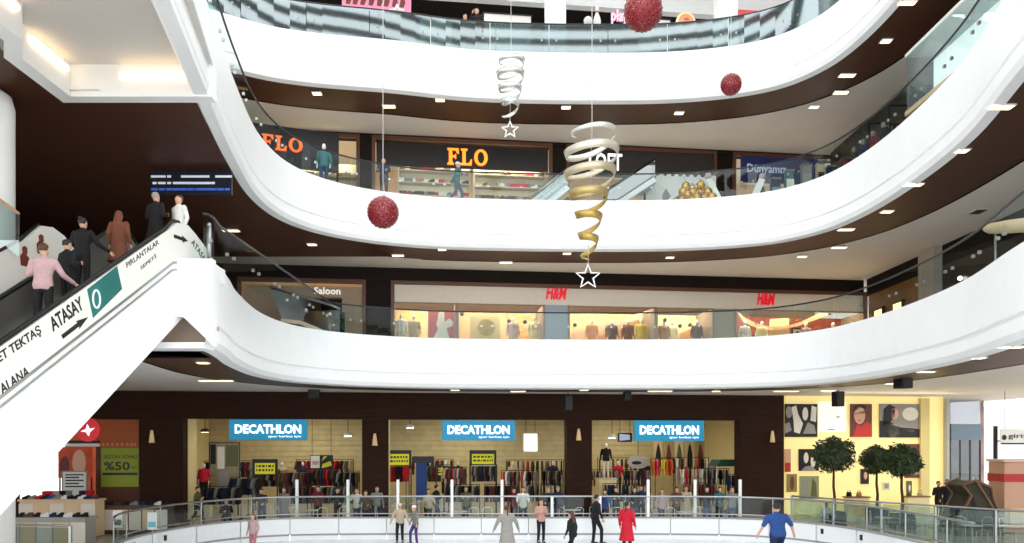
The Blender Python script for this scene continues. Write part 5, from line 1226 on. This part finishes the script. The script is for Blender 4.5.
poly = [(p.x, p.z - .2) for p in P2] + [(P[4].x, 8.0), (P[7].x, 8.0)]
poly = [(x, max(z, 8.02)) for x, z in poly]
MB().prism(poly[:4] + [(P[4].x, 7.99), (P[7].x, 7.99)], 31.95, 32.75).build('base', M_step, t)
for i, (px, py) in enumerate(((287, 300), (306, 310), (330, 314))):
    c = W(px, py, 31.88); MB().ball(c, .07, n=10, m=6).build('clamp', M_wpost, t)
# white-fronted clothes shop
zf0, zf1 = wp(600, 306).z, wp(600, 286.5).z
a, b = L1B[1]
struct(wb(a + .16, b - .16, .0, .3, zf0, zf1).build('wall_fascia', M_beige))
M_hm = mat('letter_red', (206, 26, 44), .4, emit=.5)
def hm(label, x0, x1, y0, y1):
    A, B = wp(x0, y1, -.04), wp(x1, y0, -.04); t = thing('shop_lettering', label, 'sign', S(A.x, -.02, A.z), WA, 'red letters on the pale fascia')
    text('H&M', 'lettering', M_hm, t, S(A.x, -.01, A.z), UX, UZ, B.x - A.x, B.z - A.z, .06, .03, .25)
    return t
hm('red raised letters above the blue-grey door of the pale shop', 546, 567, 286.5, 299.5); hm('red raised letters above the red-brown shop window', 757, 775, 292.5, 305)
# windows of the shop: (x0, x1, back colour, name)
WIN = [(393, 456, (232, 200, 140), 'first'), (458, 544, (222, 174, 124), 'second'), (569, 655, (234, 196, 142), 'third'), (657, 713, (248, 224, 168), 'fourth'), (736, 866, (136, 58, 44), 'last')]
for (x0, x1, c, nm) in WIN:
    ua, ub = pu(x0), pu(x1)
    struct(wb(ua, ub, 2.2, 2.3, 7.97, zf0).build('wall_back', mat('window_back_' + nm, c, .6, noise=.06, nscale=1)))
    for x in (ua, ub): struct(wb(x - .04, x + .04, -.02, 2.3, 7.97, zf0).build('window_frame', mat('window_jamb', (150, 128, 110), .5)))
    t = thing('window_pane', 'clear glass pane of the %s lit window of the pale shop' % nm, 'window', S((ua + ub) / 2, .1, 8), WA)
    MB(WM).box(ua + .05, ub - .05, .08, .1, 7.99, zf0).build('pane', glass('window_glass', (246, 248, 247), .012), t)
    MB(WM).box(ua + .05, ub - .05, .05, .13, zf0 - .06, zf0).build('frame', MATS['window_jamb'], t)
struct(wb(pu(545), pu(568), .05, .1, 7.97, zf0).build('door_1', mat('blue_grey_door', (150, 166, 178), .3)))
struct(wb(pu(714), pu(735), .05, .15, 7.97, zf0).build('door_2', mat('sage_panel', (158, 152, 126), .5)))
def wobj(name, label, cat, x0, x1, y0, y1, w, poly, m, th=.06, group=None):
    A, B = wp(x0, y1, w), wp(x1, y0, w)
    o = MB(WM).prism([(A.x + (B.x - A.x) * p[0], A.z + (B.z - A.z) * p[1]) for p in poly], w, w + th).build(name, m, at=S((A.x + B.x) / 2, w, A.z))
    return tag(o, label, cat, group)
# red cut-out screen with white figure
t = panel('cutout_screen', 'red and white cut-out screen in the first lit window', 'screen', 428, 455, 312, 338, .9, I_red, deco=lambda t, a, b, w: shapes(t, a, b, w, [('white_cutout', I_wht, [(.2, 0), (.8, 0), (.68, .35), (.95, .6), (.8, .75), (.62, .62), (.6, 1), (.4, 1), (.36, .7), (.3, .5), (.38, .35)]), ('white_cutout', I_wht, ell(.82, .55, .1, .12))]))
panel('gold_disc_board', 'tan backing board with a golden disc in the second lit window', 'display board', 470, 500, 316, 339, 1.2, mat('board_tan_0', (214, 186, 132), .6), legs=True, zf=7.99, deco=lambda t, a, b, w: shapes(t, a, b, w, [('gold_disc', mat('old_gold', (158, 132, 60), .35, .4), ell(.55, .5, .28, .36, 22))], .03))
for i, (px, zz) in enumerate(((462, 314), (509, 321), (525, 322), (575, 325), (607, 329), (665, 320), (680, 326), (690, 325), (722, 321))):
    c = wp(px, zz, .2); o = S(c.x, .2, c.z); t = thing('hanging_bauble', 'small dark bauble in the lit windows, %s counted from the escalator' % ORD[i], 'ornament', o, WA, 'dark baubles in the lit windows')
    MB(WM).ball((c.x, .2, c.z), .1, n=12, m=8).build('ball', mat('bronze_bauble', (70, 54, 40), .3, .4), t, smooth=True); MB(WM).tube([(c.x, .2, c.z + .1), (c.x, .2, zf0 + .01)], .008, 5).build('thread', M_cord, t)
MQ = [(401, .8, 'white coat', WH, 'at the start of the first lit window'), (414, 1.0, 'beige coat', BG, 'beside the red cut-out screen'), (513, 1.1, 'pink dress', PK, 'beside the golden disc'), (534, .9, 'cream dress', cl('cream', (236, 216, 170)), 'at the end of the second lit window'),
 (592, 1.2, 'orange dress', cl('amber', (206, 130, 62)), 'first in the third lit window'), (612, 1.3, 'brown dress', BR, 'second in the third lit window'), (628, 1.1, 'rust dress', cl('rust', (112, 66, 46)), 'third in the third lit window'), (641, .9, 'yellow dress', cl('gold', (228, 190, 80)), 'last in the third lit window'),
 (664, 1.0, 'tan coat', cl('tan', (176, 130, 84)), 'first in the fourth lit window'), (672, 1.3, 'cream dress', cl('cream', (236, 216, 170)), 'second in the fourth lit window'), (697, .9, 'brown coat', BR, 'last in the fourth lit window'),
 (745, .9, 'white dress', WH, 'first in the red-brown window'), (762, 1.0, 'cream dress', cl('cream', (236, 216, 170)), 'second in the red-brown window'), (806, 1.0, 'pink dress', PK, 'beside the pale curtain of the red-brown window'), (833, .9, 'orange dress', cl('amber', (206, 130, 62)), 'near the end of the red-brown window'), (852, .8, 'white coat', WH, 'last in the red-brown window')]
for (px, w, g, m, where) in MQ: mannequin('mannequin in a %s, %s' % (g, where), S(pu(px, w), w, 7.99), PI + WA, dress=m, h=1.9, group='mannequins in the lit windows')
wobj('sloping_beam', 'long pale sloping beam across the third lit window', 'display prop', 572, 655, 309, 340, 1.8, [(0, .05), (1, .8), (1, 1), (.95, .98), (0, .2)], I_skin)
wobj('slanted_drape', 'amber drape under the sloping beam of the third lit window', 'drape', 585, 655, 314, 345, 1.9, [(0, 0), (1, 0), (1, .8), (.5, .5), (0, .12)], mat('amber_drape', (204, 136, 70), .7, noise=.2))
wobj('slanted_drape', 'amber drape sweeping across the fourth lit window', 'drape', 668, 712, 312, 345, 1.9, [(0, 0), (1, 0), (1, .9), (.6, .55), (.2, .3)], MATS['amber_drape'])
wobj('pale_curtain', 'pale curtain in the middle of the red-brown window', 'curtain', 768, 790, 318, 346, 1.6, [(0, 0), (1, 0), (.95, 1), (.1, .95)], mat('pale_curtain', (226, 190, 150), .7))
wobj('swag_garland', 'pale swag garland looping across the red-brown window', 'garland', 738, 830, 312, 330, 1.4, [(0, .9), (.08, .6), (.2, .35), (.35, .2), (.5, .22), (.7, .5), (.9, .95), (1, .9), (.85, .6), (.65, .25), (.45, .05), (.3, .02), (.15, .2), (.05, .45)], mat('pale_swag', (216, 176, 140), .7), .12)
panel('framed_print', 'white print with dark rings in the red-brown window', 'poster', 793, 806, 329, 341, 1.0, I_wht, frame=I_blk, deco=lambda t, a, b, w: shapes(t, a, b, w, [('ring', I_blk, ell(.35, .5, .2, .3)), ('ring', I_grey, ell(.68, .5, .2, .3))]))
# ---- first-level shops on the far side wing (their fronts face the void)
XR = 17.55
def rside(y0, y1, z0, z1, m, name='wall_right', x0=XR, x1=XR + .3): return struct(MB().box(x0, x1, y0, y1, z0, z1).build(name, m))
rside(4, 37.6, 11.0, 11.84, M_dark); 
M_gold2 = mat('golden_brown_front', (128, 88, 44), .35, noise=.3, nscale=1.2)
rside(32.2, 37.4, 7.97, 11.0, M_gold2)
for i, y in enumerate((36.2, 34.4)):
    t = thing('lit_niche', 'glowing cream niche in the golden-brown side shop, %s from the red-brown window' % ORD[i], 'display niche', (XR - .05, y, 8.6), 0, 'glowing niches')
    MB().box(XR - .1, XR, y - .4, y + .4, 8.4, 10.1).build('glow_panel', mat('niche_glow', (255, 226, 160), .5, emit=1.6), t); 
    m = MB(); m.box(XR - .14, XR, y - .48, y - .4, 8.3, 10.2); m.box(XR - .14, XR, y + .4, y + .48, 8.3, 10.2); m.box(XR - .14, XR, y - .48, y + .48, 10.1, 10.2); m.build('frame', M_mould, t)
rside(31.0, 32.2, 7.97, 11.84, mat('pale_pier', (176, 168, 156), .5), 'pillar', XR - .35, XR + .3)
rside(10, 31.0, 7.97, 11.0, mat('dark_side_shop', (48, 42, 40), .3, noise=.4, nscale=1))
for i in range(6):
    y = 29.6 - i * 2.1; t = thing('side_shop_spot', 'small white spotlight in the dark side shop, %s from the pale pier' % ORD[i], 'light', (XR - .1, y, 10.2), 0, 'spotlights of the dark side shop')
    MB().ball((XR - .1, y, 10.2 - .3 * (i % 2)), .08, n=10, m=6).build('lens', M_cool, t); MB().tube([(XR - .1, y, 10.2 - .3 * (i % 2)), (XR, y, 10.35)], .02).build('stem', M_black, t)
a = W(985, 229, 19.2); b = W(1034, 224, 17.2)
t = thing('wood_handrail', 'thick pale wooden handrail end on the first-level balustrade', 'handrail', a)
MB().tube([a, a.lerp(b, .12), a.lerp(b, .5), b], [.06, .13, .16, .17], 12).build('rail_body', mat('pale_wood', (214, 184, 146), .45, noise=.15, nscale=3, stretch=(1, .2, 1)), t, smooth=True); MB().tube([(a.x + .2, a.y - .1, 8.05), (a.x + .2, a.y - .1, a.z)], .03, 8).build('bracket', M_steel, t)
# ================================================================== SECOND LEVEL SHOPS
def fx(px, w=0): return pu(px, w)
zs0, zs1 = wp(460, 168).z, wp(460, 146).z
a, b = L2B[1]
M_sb = mat('black_sign_band', (26, 22, 22), .4)
M_flo = mat('orange_letter', (240, 128, 30), .4, emit=1.3, ecol=(255, 150, 40)); M_halo = mat('red_edge', (170, 32, 16), .5, emit=.5)
t = thing('sign_band', 'black fascia band carrying orange serif letters over the shoe shop', 'sign', S((a + b) / 2, -.05, zs0), WA)
MB(WM).box(a + .2, b - .2, -.06, .1, zs0, zs1).build('band', M_sb, t)
def F_poly(w, h): return [[(0, 0), (w * .55, 0), (w * .55, h * .1), (w * .42, h * .14), (w * .42, h * .45), (w * .62, h * .45), (w * .68, h * .36), (w * .76, h * .36), (w * .76, h * .66), (w * .68, h * .66), (w * .62, h * .57), (w * .42, h * .57), (w * .42, h * .88), (w * .7, h * .88), (w * .88, h * .68), (w, h * .68), (w * .98, h), (0, h), (0, h * .9), (w * .13, h * .86), (w * .13, h * .14), (0, h * .1)]]
def L_poly(w, h): return [[(0, 0), (w * .96, 0), (w, h * .36), (w * .9, h * .36), (w * .7, h * .12), (w * .42, h * .12), (w * .42, h * .86), (w * .58, h * .9), (w * .58, h), (0, h), (0, h * .9), (w * .13, h * .86), (w * .13, h * .14), (0, h * .1)]]
def O_quads(w, h, n=24):
    out = []
    for i in range(n):
        a0, a1 = 2 * PI * i / n, 2 * PI * (i + 1) / n; f = lambda a, k, kk: (w / 2 + w / 2 * k * math.cos(a), h / 2 + h / 2 * kk * math.sin(a))
        out.append([f(a0, 1, 1), f(a1, 1, 1), f(a1, .5, .74), f(a0, .5, .74)])
    return out
def letters(t, org, ux, polysets, w, h, gap, m, mh, dep=.06):
    N = ux.cross(UZ); x = 0
    Mx = Matrix((( ux.x, -N.x, 0, org.x), (ux.y, -N.y, 0, org.y), (0, 0, 1, org.z), (0, 0, 0, 1)))
    for fn, k, nm in polysets:
        mb = MB(Mx); hb = MB(Mx)
        for poly in fn(w * k, h):
            mb.prism([(x + p[0], p[1]) for p in poly], -dep, -.02)
            hb.prism([(x + p[0] * 1.06 - .02, p[1] * 1.08 - .03) for p in poly], -.02, 0)
        o = mb.build('letter', m, t); hb.build('letter_edge', mh, o)
        x += w * k + gap
A, B = wp(447.5, 164.5, -.08), wp(488, 150, -.08); lw = (B.x - A.x - .2) / 2.95
letters(t, S(A.x, -.06, A.z), UX, ((F_poly, .92, 'F'), (L_poly, .9, 'L'), (O_quads, 1.1, 'O')), lw, B.z - A.z, .1, M_flo, M_halo)
# angled shop front with the same letters at the bend beside the escalator wing
t = thing('sign_band', 'black angled band with orange serif letters at the bend near the red ball', 'sign', (-10.4, 32.6, 16.2))
ux2 = Vector((.94, .34, 0)).normalized(); N2_ = ux2.cross(UZ)
p0 = W(262, 159, 32.2); p0.z = 15.9
Mx = Matrix(((ux2.x, -N2_.x, 0, p0.x), (ux2.y, -N2_.y, 0, p0.y), (0, 0, 1, 0), (0, 0, 0, 1)))
MB(Mx).box(-1.2, 3.2, 0, .12, 15.6, 17.3).build('band', M_sb, t)
letters(t, p0 + Vector((0, -.02, .35)), ux2, ((F_poly, .9, 'F'), (L_poly, .9, 'L'), (O_quads, 1.1, 'O')), .52, .62, .08, mat('deep_orange_letter', (232, 110, 50), .4, emit=.9), M_halo)
for s in (-1.15, 3.1): MB(Mx).box(s, s + .08, .02, .1, 13.75, 15.6).build('post', M_dark, t)
# shelves with shoes below the letters
def shelf(label, x0, x1, w, zs, where, n, goods):
    ua, ub = fx(x0, w), fx(x1, w); t = thing('shoe_shelf', label, 'shelf', S((ua + ub) / 2, w, 13.75), WA, 'shelves of the shoe shop')
    MB(WM).box(ua, ub, w + .3, w + .36, 13.75, zs[-1] + .7).build('back_panel', mat('shelf_cream', (238, 224, 186), .6), t)
    for z in zs: MB(WM).box(ua, ub, w - .12, w + .3, z - .04, z).build('shelf_board', mat('shelf_pale', (206, 192, 160), .5), t)
    for x in (ua, ub - .05): MB(WM).box(x, x + .05, w - .1, w + .3, 13.75, zs[-1] + .6).build('side_panel', MATS['shelf_pale'], t)
    for j, z in enumerate(zs):
        for i in range(n):
            c = rs.choice(goods); x = ua + .22 + (ub - ua - .44) * i / (n - 1)
            lab = '%s, %s from the escalator on the %s shelf %s'
            if rs.random() < .55: shoe(c, S(x, w, z), WA + rs.uniform(1.2, 1.9), lab % (c + ' shoe', ORD[i], ('lower', 'upper', 'top')[j], where), 'shoes ' + where, 1.5)
            else: shoebox(c, S(x, w + .05, z), WA, lab % (c + ' shoe box', ORD[i], ('lower', 'upper', 'top')[j], where), 'boxes ' + where, 1.15)
shelf('long pale shoe shelf under the orange letters', 398, 470, .9, [15.55, 16.15, 16.72], 'under the orange letters', 12, ['white', 'beige', 'brown', 'black', 'red', 'grey', 'tan', 'white'])
shelf('pale shoe shelf beyond the orange letters', 474, 546, 1.1, [15.55, 16.15, 16.72], 'beyond the orange letters', 12, ['white', 'beige', 'brown', 'black', 'red', 'grey', 'tan', 'beige'])
shelf('pale shoe shelf at the bend beside the angled letters', 290, 366, .7, [15.6, 16.2], 'beside the angled letters', 10, ['white', 'beige', 'brown', 'white', 'pink', 'tan', 'white'])
mannequin('white mannequin in a blue top before the shoe shelf at the bend', Vector(on(324, 30.0, 13.75)), PI, top=TL, legs=JN, h=1.85)
# glass escalator seen behind the balustrade near the orange letters
def ramp2(label, x0, y0, x1, y1, D, h, mside, mrail, zf=13.75, w=1.0):
    A, B = W(x0, y0, D), W(x1, y1, D); t = thing('escalator_flight', label, 'escalator', (A.x, D, zf))
    dz = Vector((0, 0, h))
    for off in (0, w):
        o = Vector((0, off, 0)); q = [A + o, B + o, B + o + dz, A + o + dz]; q += [p + Vector((0, .04, 0)) for p in q]
        MB().add([tuple(p) for p in q], [(0, 1, 2, 3), (7, 6, 5, 4), (0, 4, 5, 1), (1, 5, 6, 2), (2, 6, 7, 3), (3, 7, 4, 0)]).build('glass_side', mside, t)
        MB().tube([A + o + dz, B + o + dz], .06, 8).build('handrail', mrail, t, smooth=True)
    MB().bar(A + Vector((0, w / 2, -.1)), B + Vector((0, w / 2, -.1)), w, .28).build('truss', M_steel, t)
    n = 12
    for i in range(n):
        p = A.lerp(B, (i + .5) / n); MB().box(p.x - .16, p.x + .16, D + .08, D + w - .06, p.z, p.z + .12).build('step', M_step, t)
    return t
ramp2('dark escalator flight climbing behind the spiral ribbon on the second level', 606, 208, 655, 176, 33.2, .75, glass('smoke_glass', (70, 74, 72), .2), M_black)
ramp2('white-railed escalator flight rising from the white display to the post', 652, 214, 703, 182, 32.7, .12, M_gteal, M_wpost)
ramp2('teal-sided escalator flight descending below the spiral ribbon', 532, 213, 568, 184, 33.4, .7, M_gteal, M_steel)
panel('white_hoarding', 'white scalloped hoarding with small dark motif before the dark shop', 'hoarding', 642, 716, 178, 214, -2.2, M_wpost, deco=lambda t, a, b, w: ([MB(WM).prism(ell(a.x + .2 + (b.x - a.x - .3) * i / 9, b.z, .11, .11, 12), w, w + .05).build('scallop', M_wpost, t) for i in range(10)], shapes(t, a, b, w, [('motif', I_grey, [(.28, .25), (.36, .25), (.38, .5), (.32, .68), (.27, .5)]), ('motif', I_blk, [(.02, 0), (.05, 0), (.05, .8), (.02, .8)])])))
# golden baubles
rg = random.Random(9)
GC0 = W(696, 195, 31.9)
for i in range(16):
    a_ = i * 2.4; r_ = .12 * math.sqrt(i) ; c = GC0 + Vector((r_ * math.cos(a_) * 1.6, rg.uniform(-.15, .15), r_ * math.sin(a_)))
    t = thing('golden_bauble', 'shiny golden bauble of the cluster at the white post, %s from its middle' % ORD[i], 'ornament', c, 0, 'golden baubles behind the second-level glass')
    MB().ball(c, .2, n=16, m=10).build('ball', mat('gold_bauble', (214, 160, 60), .22, .8), t, smooth=True); MB().tube([c + Vector((0, 0, .19)), c + Vector((0, 0, .26))], .04, 8).build('cap', M_steel, t)
cs = thing('bauble_stand', 'slim white stand under the golden baubles', 'stand', (GC0.x, GC0.y + .4, 13.75)); MB().box(GC0.x - .6, GC0.x + .6, GC0.y - .3, GC0.y + .3, 13.75, GC0.z - .5).build('body', M_wpost, cs, bevel=.03); MB().box(GC0.x - .65, GC0.x + .65, GC0.y - .33, GC0.y + .33, GC0.z - .5, GC0.z - .44).build('stand_top', M_steel, cs)
for i, (px, lean) in enumerate(((714, .35), (757, -.3))):
    p = W(px, 206, 31.9); t = thing('white_post', 'slanting white post topped by a pink ball, %s' % ('beside the golden baubles' if i == 0 else 'below the blue sign'), 'post', (p.x, p.y, 13.75))
    top = Vector((p.x - lean * .7, p.y, W(0, 179, 31.9).z)); MB().bar((p.x + lean * .9, p.y, 13.75), top, .26, .12, (0, 1, 0)).build('shaft', M_wpost, t); c = top + Vector((0, 0, .12)); MB().ball(c, .14, n=12, m=8).build('ball', PK, t, smooth=True)
# white letters of the dark shop, and the blue shop
a, b = L2B[2]
t = thing('sign_band', 'dark fascia band with white serif letters behind the big spiral ribbon', 'sign', S(a + 1, -.05, zs0), WA); z0, z1 = wp(640, 178).z, wp(640, 149).z
MB(WM).box(a + .2, b - .2, -.06, .1, z0, z1).build('band', mat('charcoal_band', (44, 40, 38), .5), t)
A, B = wp(589, 169.5, -.08), wp(622, 154, -.08); ww = B.x - A.x
text('LOFT', 'lettering', M_sw, t, S(A.x, -.06, A.z), UX, UZ, ww, B.z - A.z, .05, .01)
for q in (.80, .90):
    pass
a, b = L2B[3]; A, B = wp(741, 180, -.06), wp(806, 161, -.06)
t = thing('sign_band', 'navy blue shop sign with pale lettering near the far bend', 'sign', S(A.x, -.05, A.z), WA)
MB(WM).box(A.x, B.x + .6, -.1, .0, A.z - .1, 17.94).build('band', mat('navy_sign', (30, 38, 92), .4, emit=.12), t)
A2, B2 = wp(747, 174.5, -.1), wp(786, 165.5, -.1); text('Dünyamız', 'lettering', mat('letter_pale_blue', (176, 190, 214), .4, emit=.3), t, S(A2.x, -.1, A2.z), UX, UZ, B2.x - A2.x, B2.z - A2.z, .04, .01)
# goods before the blue shop
for i, (px, y0, wd, m, nm) in enumerate(((775, 180, 9, NV, 'navy'), (789, 172, 8, TL, 'teal'), (806, 166, 9, GY, 'grey'), (820, 165, 7, BG, 'pale'), (831, 168, 9, NV, 'dark blue'), (846, 160, 9, MR, 'maroon'))):
    D = 32.6 - .25 * max(0, i - 2) * 2; p = W(px, y0, D); hw = wd * D / FPX / 2
    t = thing('display_column', '%s display column behind the glass near the blue sign' % nm, 'display', (p.x, p.y, 13.75), 0, 'display columns near the blue sign')
    MB().box(p.x - hw, p.x + hw, p.y - .15, p.y + .15, 13.75, p.z).build('body', m, t, bevel=.03); MB().box(p.x - hw * .9, p.x + hw * .9, p.y - .17, p.y - .15, p.z - 1.0, p.z - .35).build('display_face', (I_sk2, I_wht, I_grey, I_blk, I_sk2, I_red)[i], t); MB().box(p.x - hw * 1.1, p.x + hw * 1.1, p.y - .18, p.y + .18, p.z, p.z + .06).build('column_top', M_steel, t)
# second-level side wing: dark shops and a white glass showcase
struct(MB().box(15.6, 15.9, 16, 37.2, 13.72, 17.95).build('wall_right', mat('dark_side_shop', (48, 42, 40), .3)))
D = 23.6; A, B = W(905, 88, D), W(962, 42, D)
t = thing('glass_showcase', 'bright white glass showcase on the second-level side wing', 'showcase', (A.x, D, 13.75))
MB().box(13.4, 15.2, 21.0, 25.8, 14.0, 16.9).build('glass_body', glass('pale_showcase_glass', (232, 242, 244), .1), t); MB().box(13.5, 15.1, 21.1, 25.7, 13.75, 14.9).build('base', M_wpost, t)
MB().box(13.36, 15.24, 20.95, 25.85, 14.9, 15.05).build('wooden_shelf', mat('pale_wood', (214, 184, 146), .45), t); MB().box(13.36, 15.24, 20.95, 25.85, 16.9, 17.0).build('lid', M_wpost, t); MB().box(14.2, 15.1, 21.3, 25.6, 15.05, 16.7).build('inner_board', mat('added_glow_board', (246, 246, 242), .5, emit=.6), t)  # inner board's glow is added to brighten the showcase
for i in range(6):
    y = 30.2 - i * .8 if i < 4 else 19.2 - (i - 4) * 1.6
    c = (13.6, y, 13.75); mannequin('dark-clothed mannequin on the second-level side wing, %s from the blue sign' % ORD[i], c, PI / 2, top=(K, NV, MR, K, GY, K)[i], legs=K, h=1.8, skin=mat('mannequin_grey', (120, 116, 112), .4), group='dark mannequins of the side wing')
for i, y in enumerate((30, 28.4, 26.8, 20, 18)):
    t = thing('steel_frame', 'black steel display frame on the second-level side wing, %s from the blue sign' % ORD[i], 'rack', (14.6, y, 13.75), 0, 'steel frames of the side wing')
    for dx in (-.5, .5): MB().tube([(14.6 + dx, y, 13.75), (14.6 + dx, y, 16.4)], .04, 6).build('upright', M_black, t)
    for z in (15.0, 15.7, 16.4): MB().tube([(14.1, y, z), (15.1, y, z)], .035, 6).build('bar', M_black, t)
    MB().tube([(14.1, y, 15.0), (15.1, y, 16.4)], .03, 6).build('brace', M_steel, t)
# ================================================================== TOP LEVEL
def top_panel(name, label, x0, x1, y0, y1, w, m, cat='sign', deco=None): return panel(name, label, cat, x0, x1, y0, y1, w, m, .08, deco=deco)
rp_ = random.Random(2)
top_panel('pink_sign', 'pink sign with dark red characters cut off at the top of the picture', 342, 411, -6, 8, -.1, mat('sign_pink', (236, 130, 160), .4, emit=.3), deco=lambda t, a, b, w: shapes(t, a, b, w, [('character', I_mar, [(x, .25), (x + .06, .22), (x + .09, .5), (x + .06, .8), (x + .02, .75), (x + .01, .5)]) for x in (.05, .15, .26, .38, .5, .6, .72, .83)]))
c = wp(686, 22, -.1); t = thing('round_sign', 'round pale orange sign with a cream rim on the top level', 'sign', S(c.x, -.1, c.z), WA)
MB(WM).prism(ell(c.x, c.z, .48, .48, 28), -.12, 0).build('rim', mat('cream_rim', (246, 226, 190), .4, emit=.25), t); MB(WM).prism(ell(c.x, c.z, .38, .38, 28), -.14, -.12).build('face_disc', mat('peach_disc', (238, 164, 112), .4, emit=.25), t)
for poly in ([(-.18, -.1), (.15, -.16), (.2, -.08), (-.15, 0)], [(-.1, .05), (.16, .08), (.1, .2), (-.12, .16)]): MB(WM).prism([(c.x + p[0], c.z + p[1]) for p in poly], -.15, -.14).build('mark', mat('rose_mark', (226, 120, 110), .4), t)
t = top_panel('red_fascia', 'salmon-red fascia over the last top-level shop', 738, 790, 13, 24, -.12, mat('salmon_red', (224, 92, 92), .4, emit=.25), deco=lambda t, a, b, w: shapes(t, a, b, w, [('white_stripe', I_wht, [(.05, .0), (.6, .0), (.6, .14), (.05, .16)])]))
# bowling pin and ball
c = wp(597, 27, -1.2); t = thing('bowling_pin', 'large white bowling pin figure on the top level', 'decoration', S(c.x, -1.2, 19.87), WA); zb_ = wp(597, 29, -1.2).z; zt_ = wp(597, 5, -1.2).z; H = zt_ - zb_
P_ = S(c.x, -1.2, 0)
MB().loft([(P_.x, P_.y, zb_ + H * f, r * H * 1.0, r * H) for f, r in ((0, .08), (.05, .1), (.2, .15), (.34, .165), (.5, .12), (.64, .065), (.74, .06), (.86, .085), (.95, .07), (1, .02))], 18).build('pin', M_wpost, t, smooth=True)
MB().loft([(P_.x, P_.y, zb_ + H * f, .072 * H, .072 * H) for f in (.66, .72)], 18).build('red_ring', I_red, t)
MB().box(P_.x - .3, P_.x + .3, P_.y - .3, P_.y + .3, 19.87, zb_).build('base', M_dark, t)
c = wp(588, 21, -1.1); P_ = S(c.x, -1.1, c.z); t = thing('bowling_ball', 'white ball beside the bowling pin on the top level', 'decoration', P_); MB().ball(P_, .2, n=18, m=12).build('ball', M_wpost, t, smooth=True); MB().tube([P_ - Vector((0, 0, .19)), (P_.x, P_.y, 19.87)], .05, 10).build('base', M_dark, t)
A, B = wp(611, 25, -.6), wp(628, 11, -.6); t = thing('pink_lettering', 'pink raised letters beside the bowling pin', 'sign', S(A.x, -.6, A.z), WA); text('play', 'lettering', mat('letter_pink', (244, 190, 206), .4, emit=.4), t, S(A.x, -.6, A.z), UX, UZ, B.x - A.x, B.z - A.z, .1, .03)
MB(WM).box(A.x, B.x, -.6, -.5, A.z - .25, A.z - .12).build('stand_bar', I_blk, t); MB(WM).box((A.x + B.x) / 2 - .05, (A.x + B.x) / 2 + .05, -.55, -.5, 19.82, A.z - .12).build('post', I_blk, t)
# star-shaped white decoration under the pink sign
c = W(397, 12, 31.5); t = thing('white_star', 'white star ornament below the pink sign', 'ornament', c); star(MB(), c, .3, .06).build('star_body', M_wpost, t); MB().tube([c - Vector((0, 0, .15)), (c.x, c.y, 20.0)], .015).build('stand_pole', M_steel, t)
# counters seen behind the top balustrade
for i, (x0, x1) in enumerate(((420, 452), (484, 530), (640, 668))):
    a_ = wp(x0, 20, -.9); b_ = wp(x1, 16 if i == 1 else 20, -.9); t = thing('service_counter', 'long grey service counter on the top level, %s' % ('beside the two people', 'beyond the two people', 'under the largest red ball')[i], 'counter', S((a_.x + b_.x) / 2, -.9, 19.87), WA, 'service counters of the top level')
    MB(WM).box(a_.x, b_.x, -1.2, -.6, 19.87, wp(x0, 17 if i == 1 else 22, -.9).z).build('body', M_grey, t); MB(WM).box(a_.x - .05, b_.x + .05, -1.25, -.55, wp(x0, 17 if i == 1 else 22, -.9).z, wp(x0, 16 if i == 1 else 21, -.9).z).build('counter_top', I_blk, t)
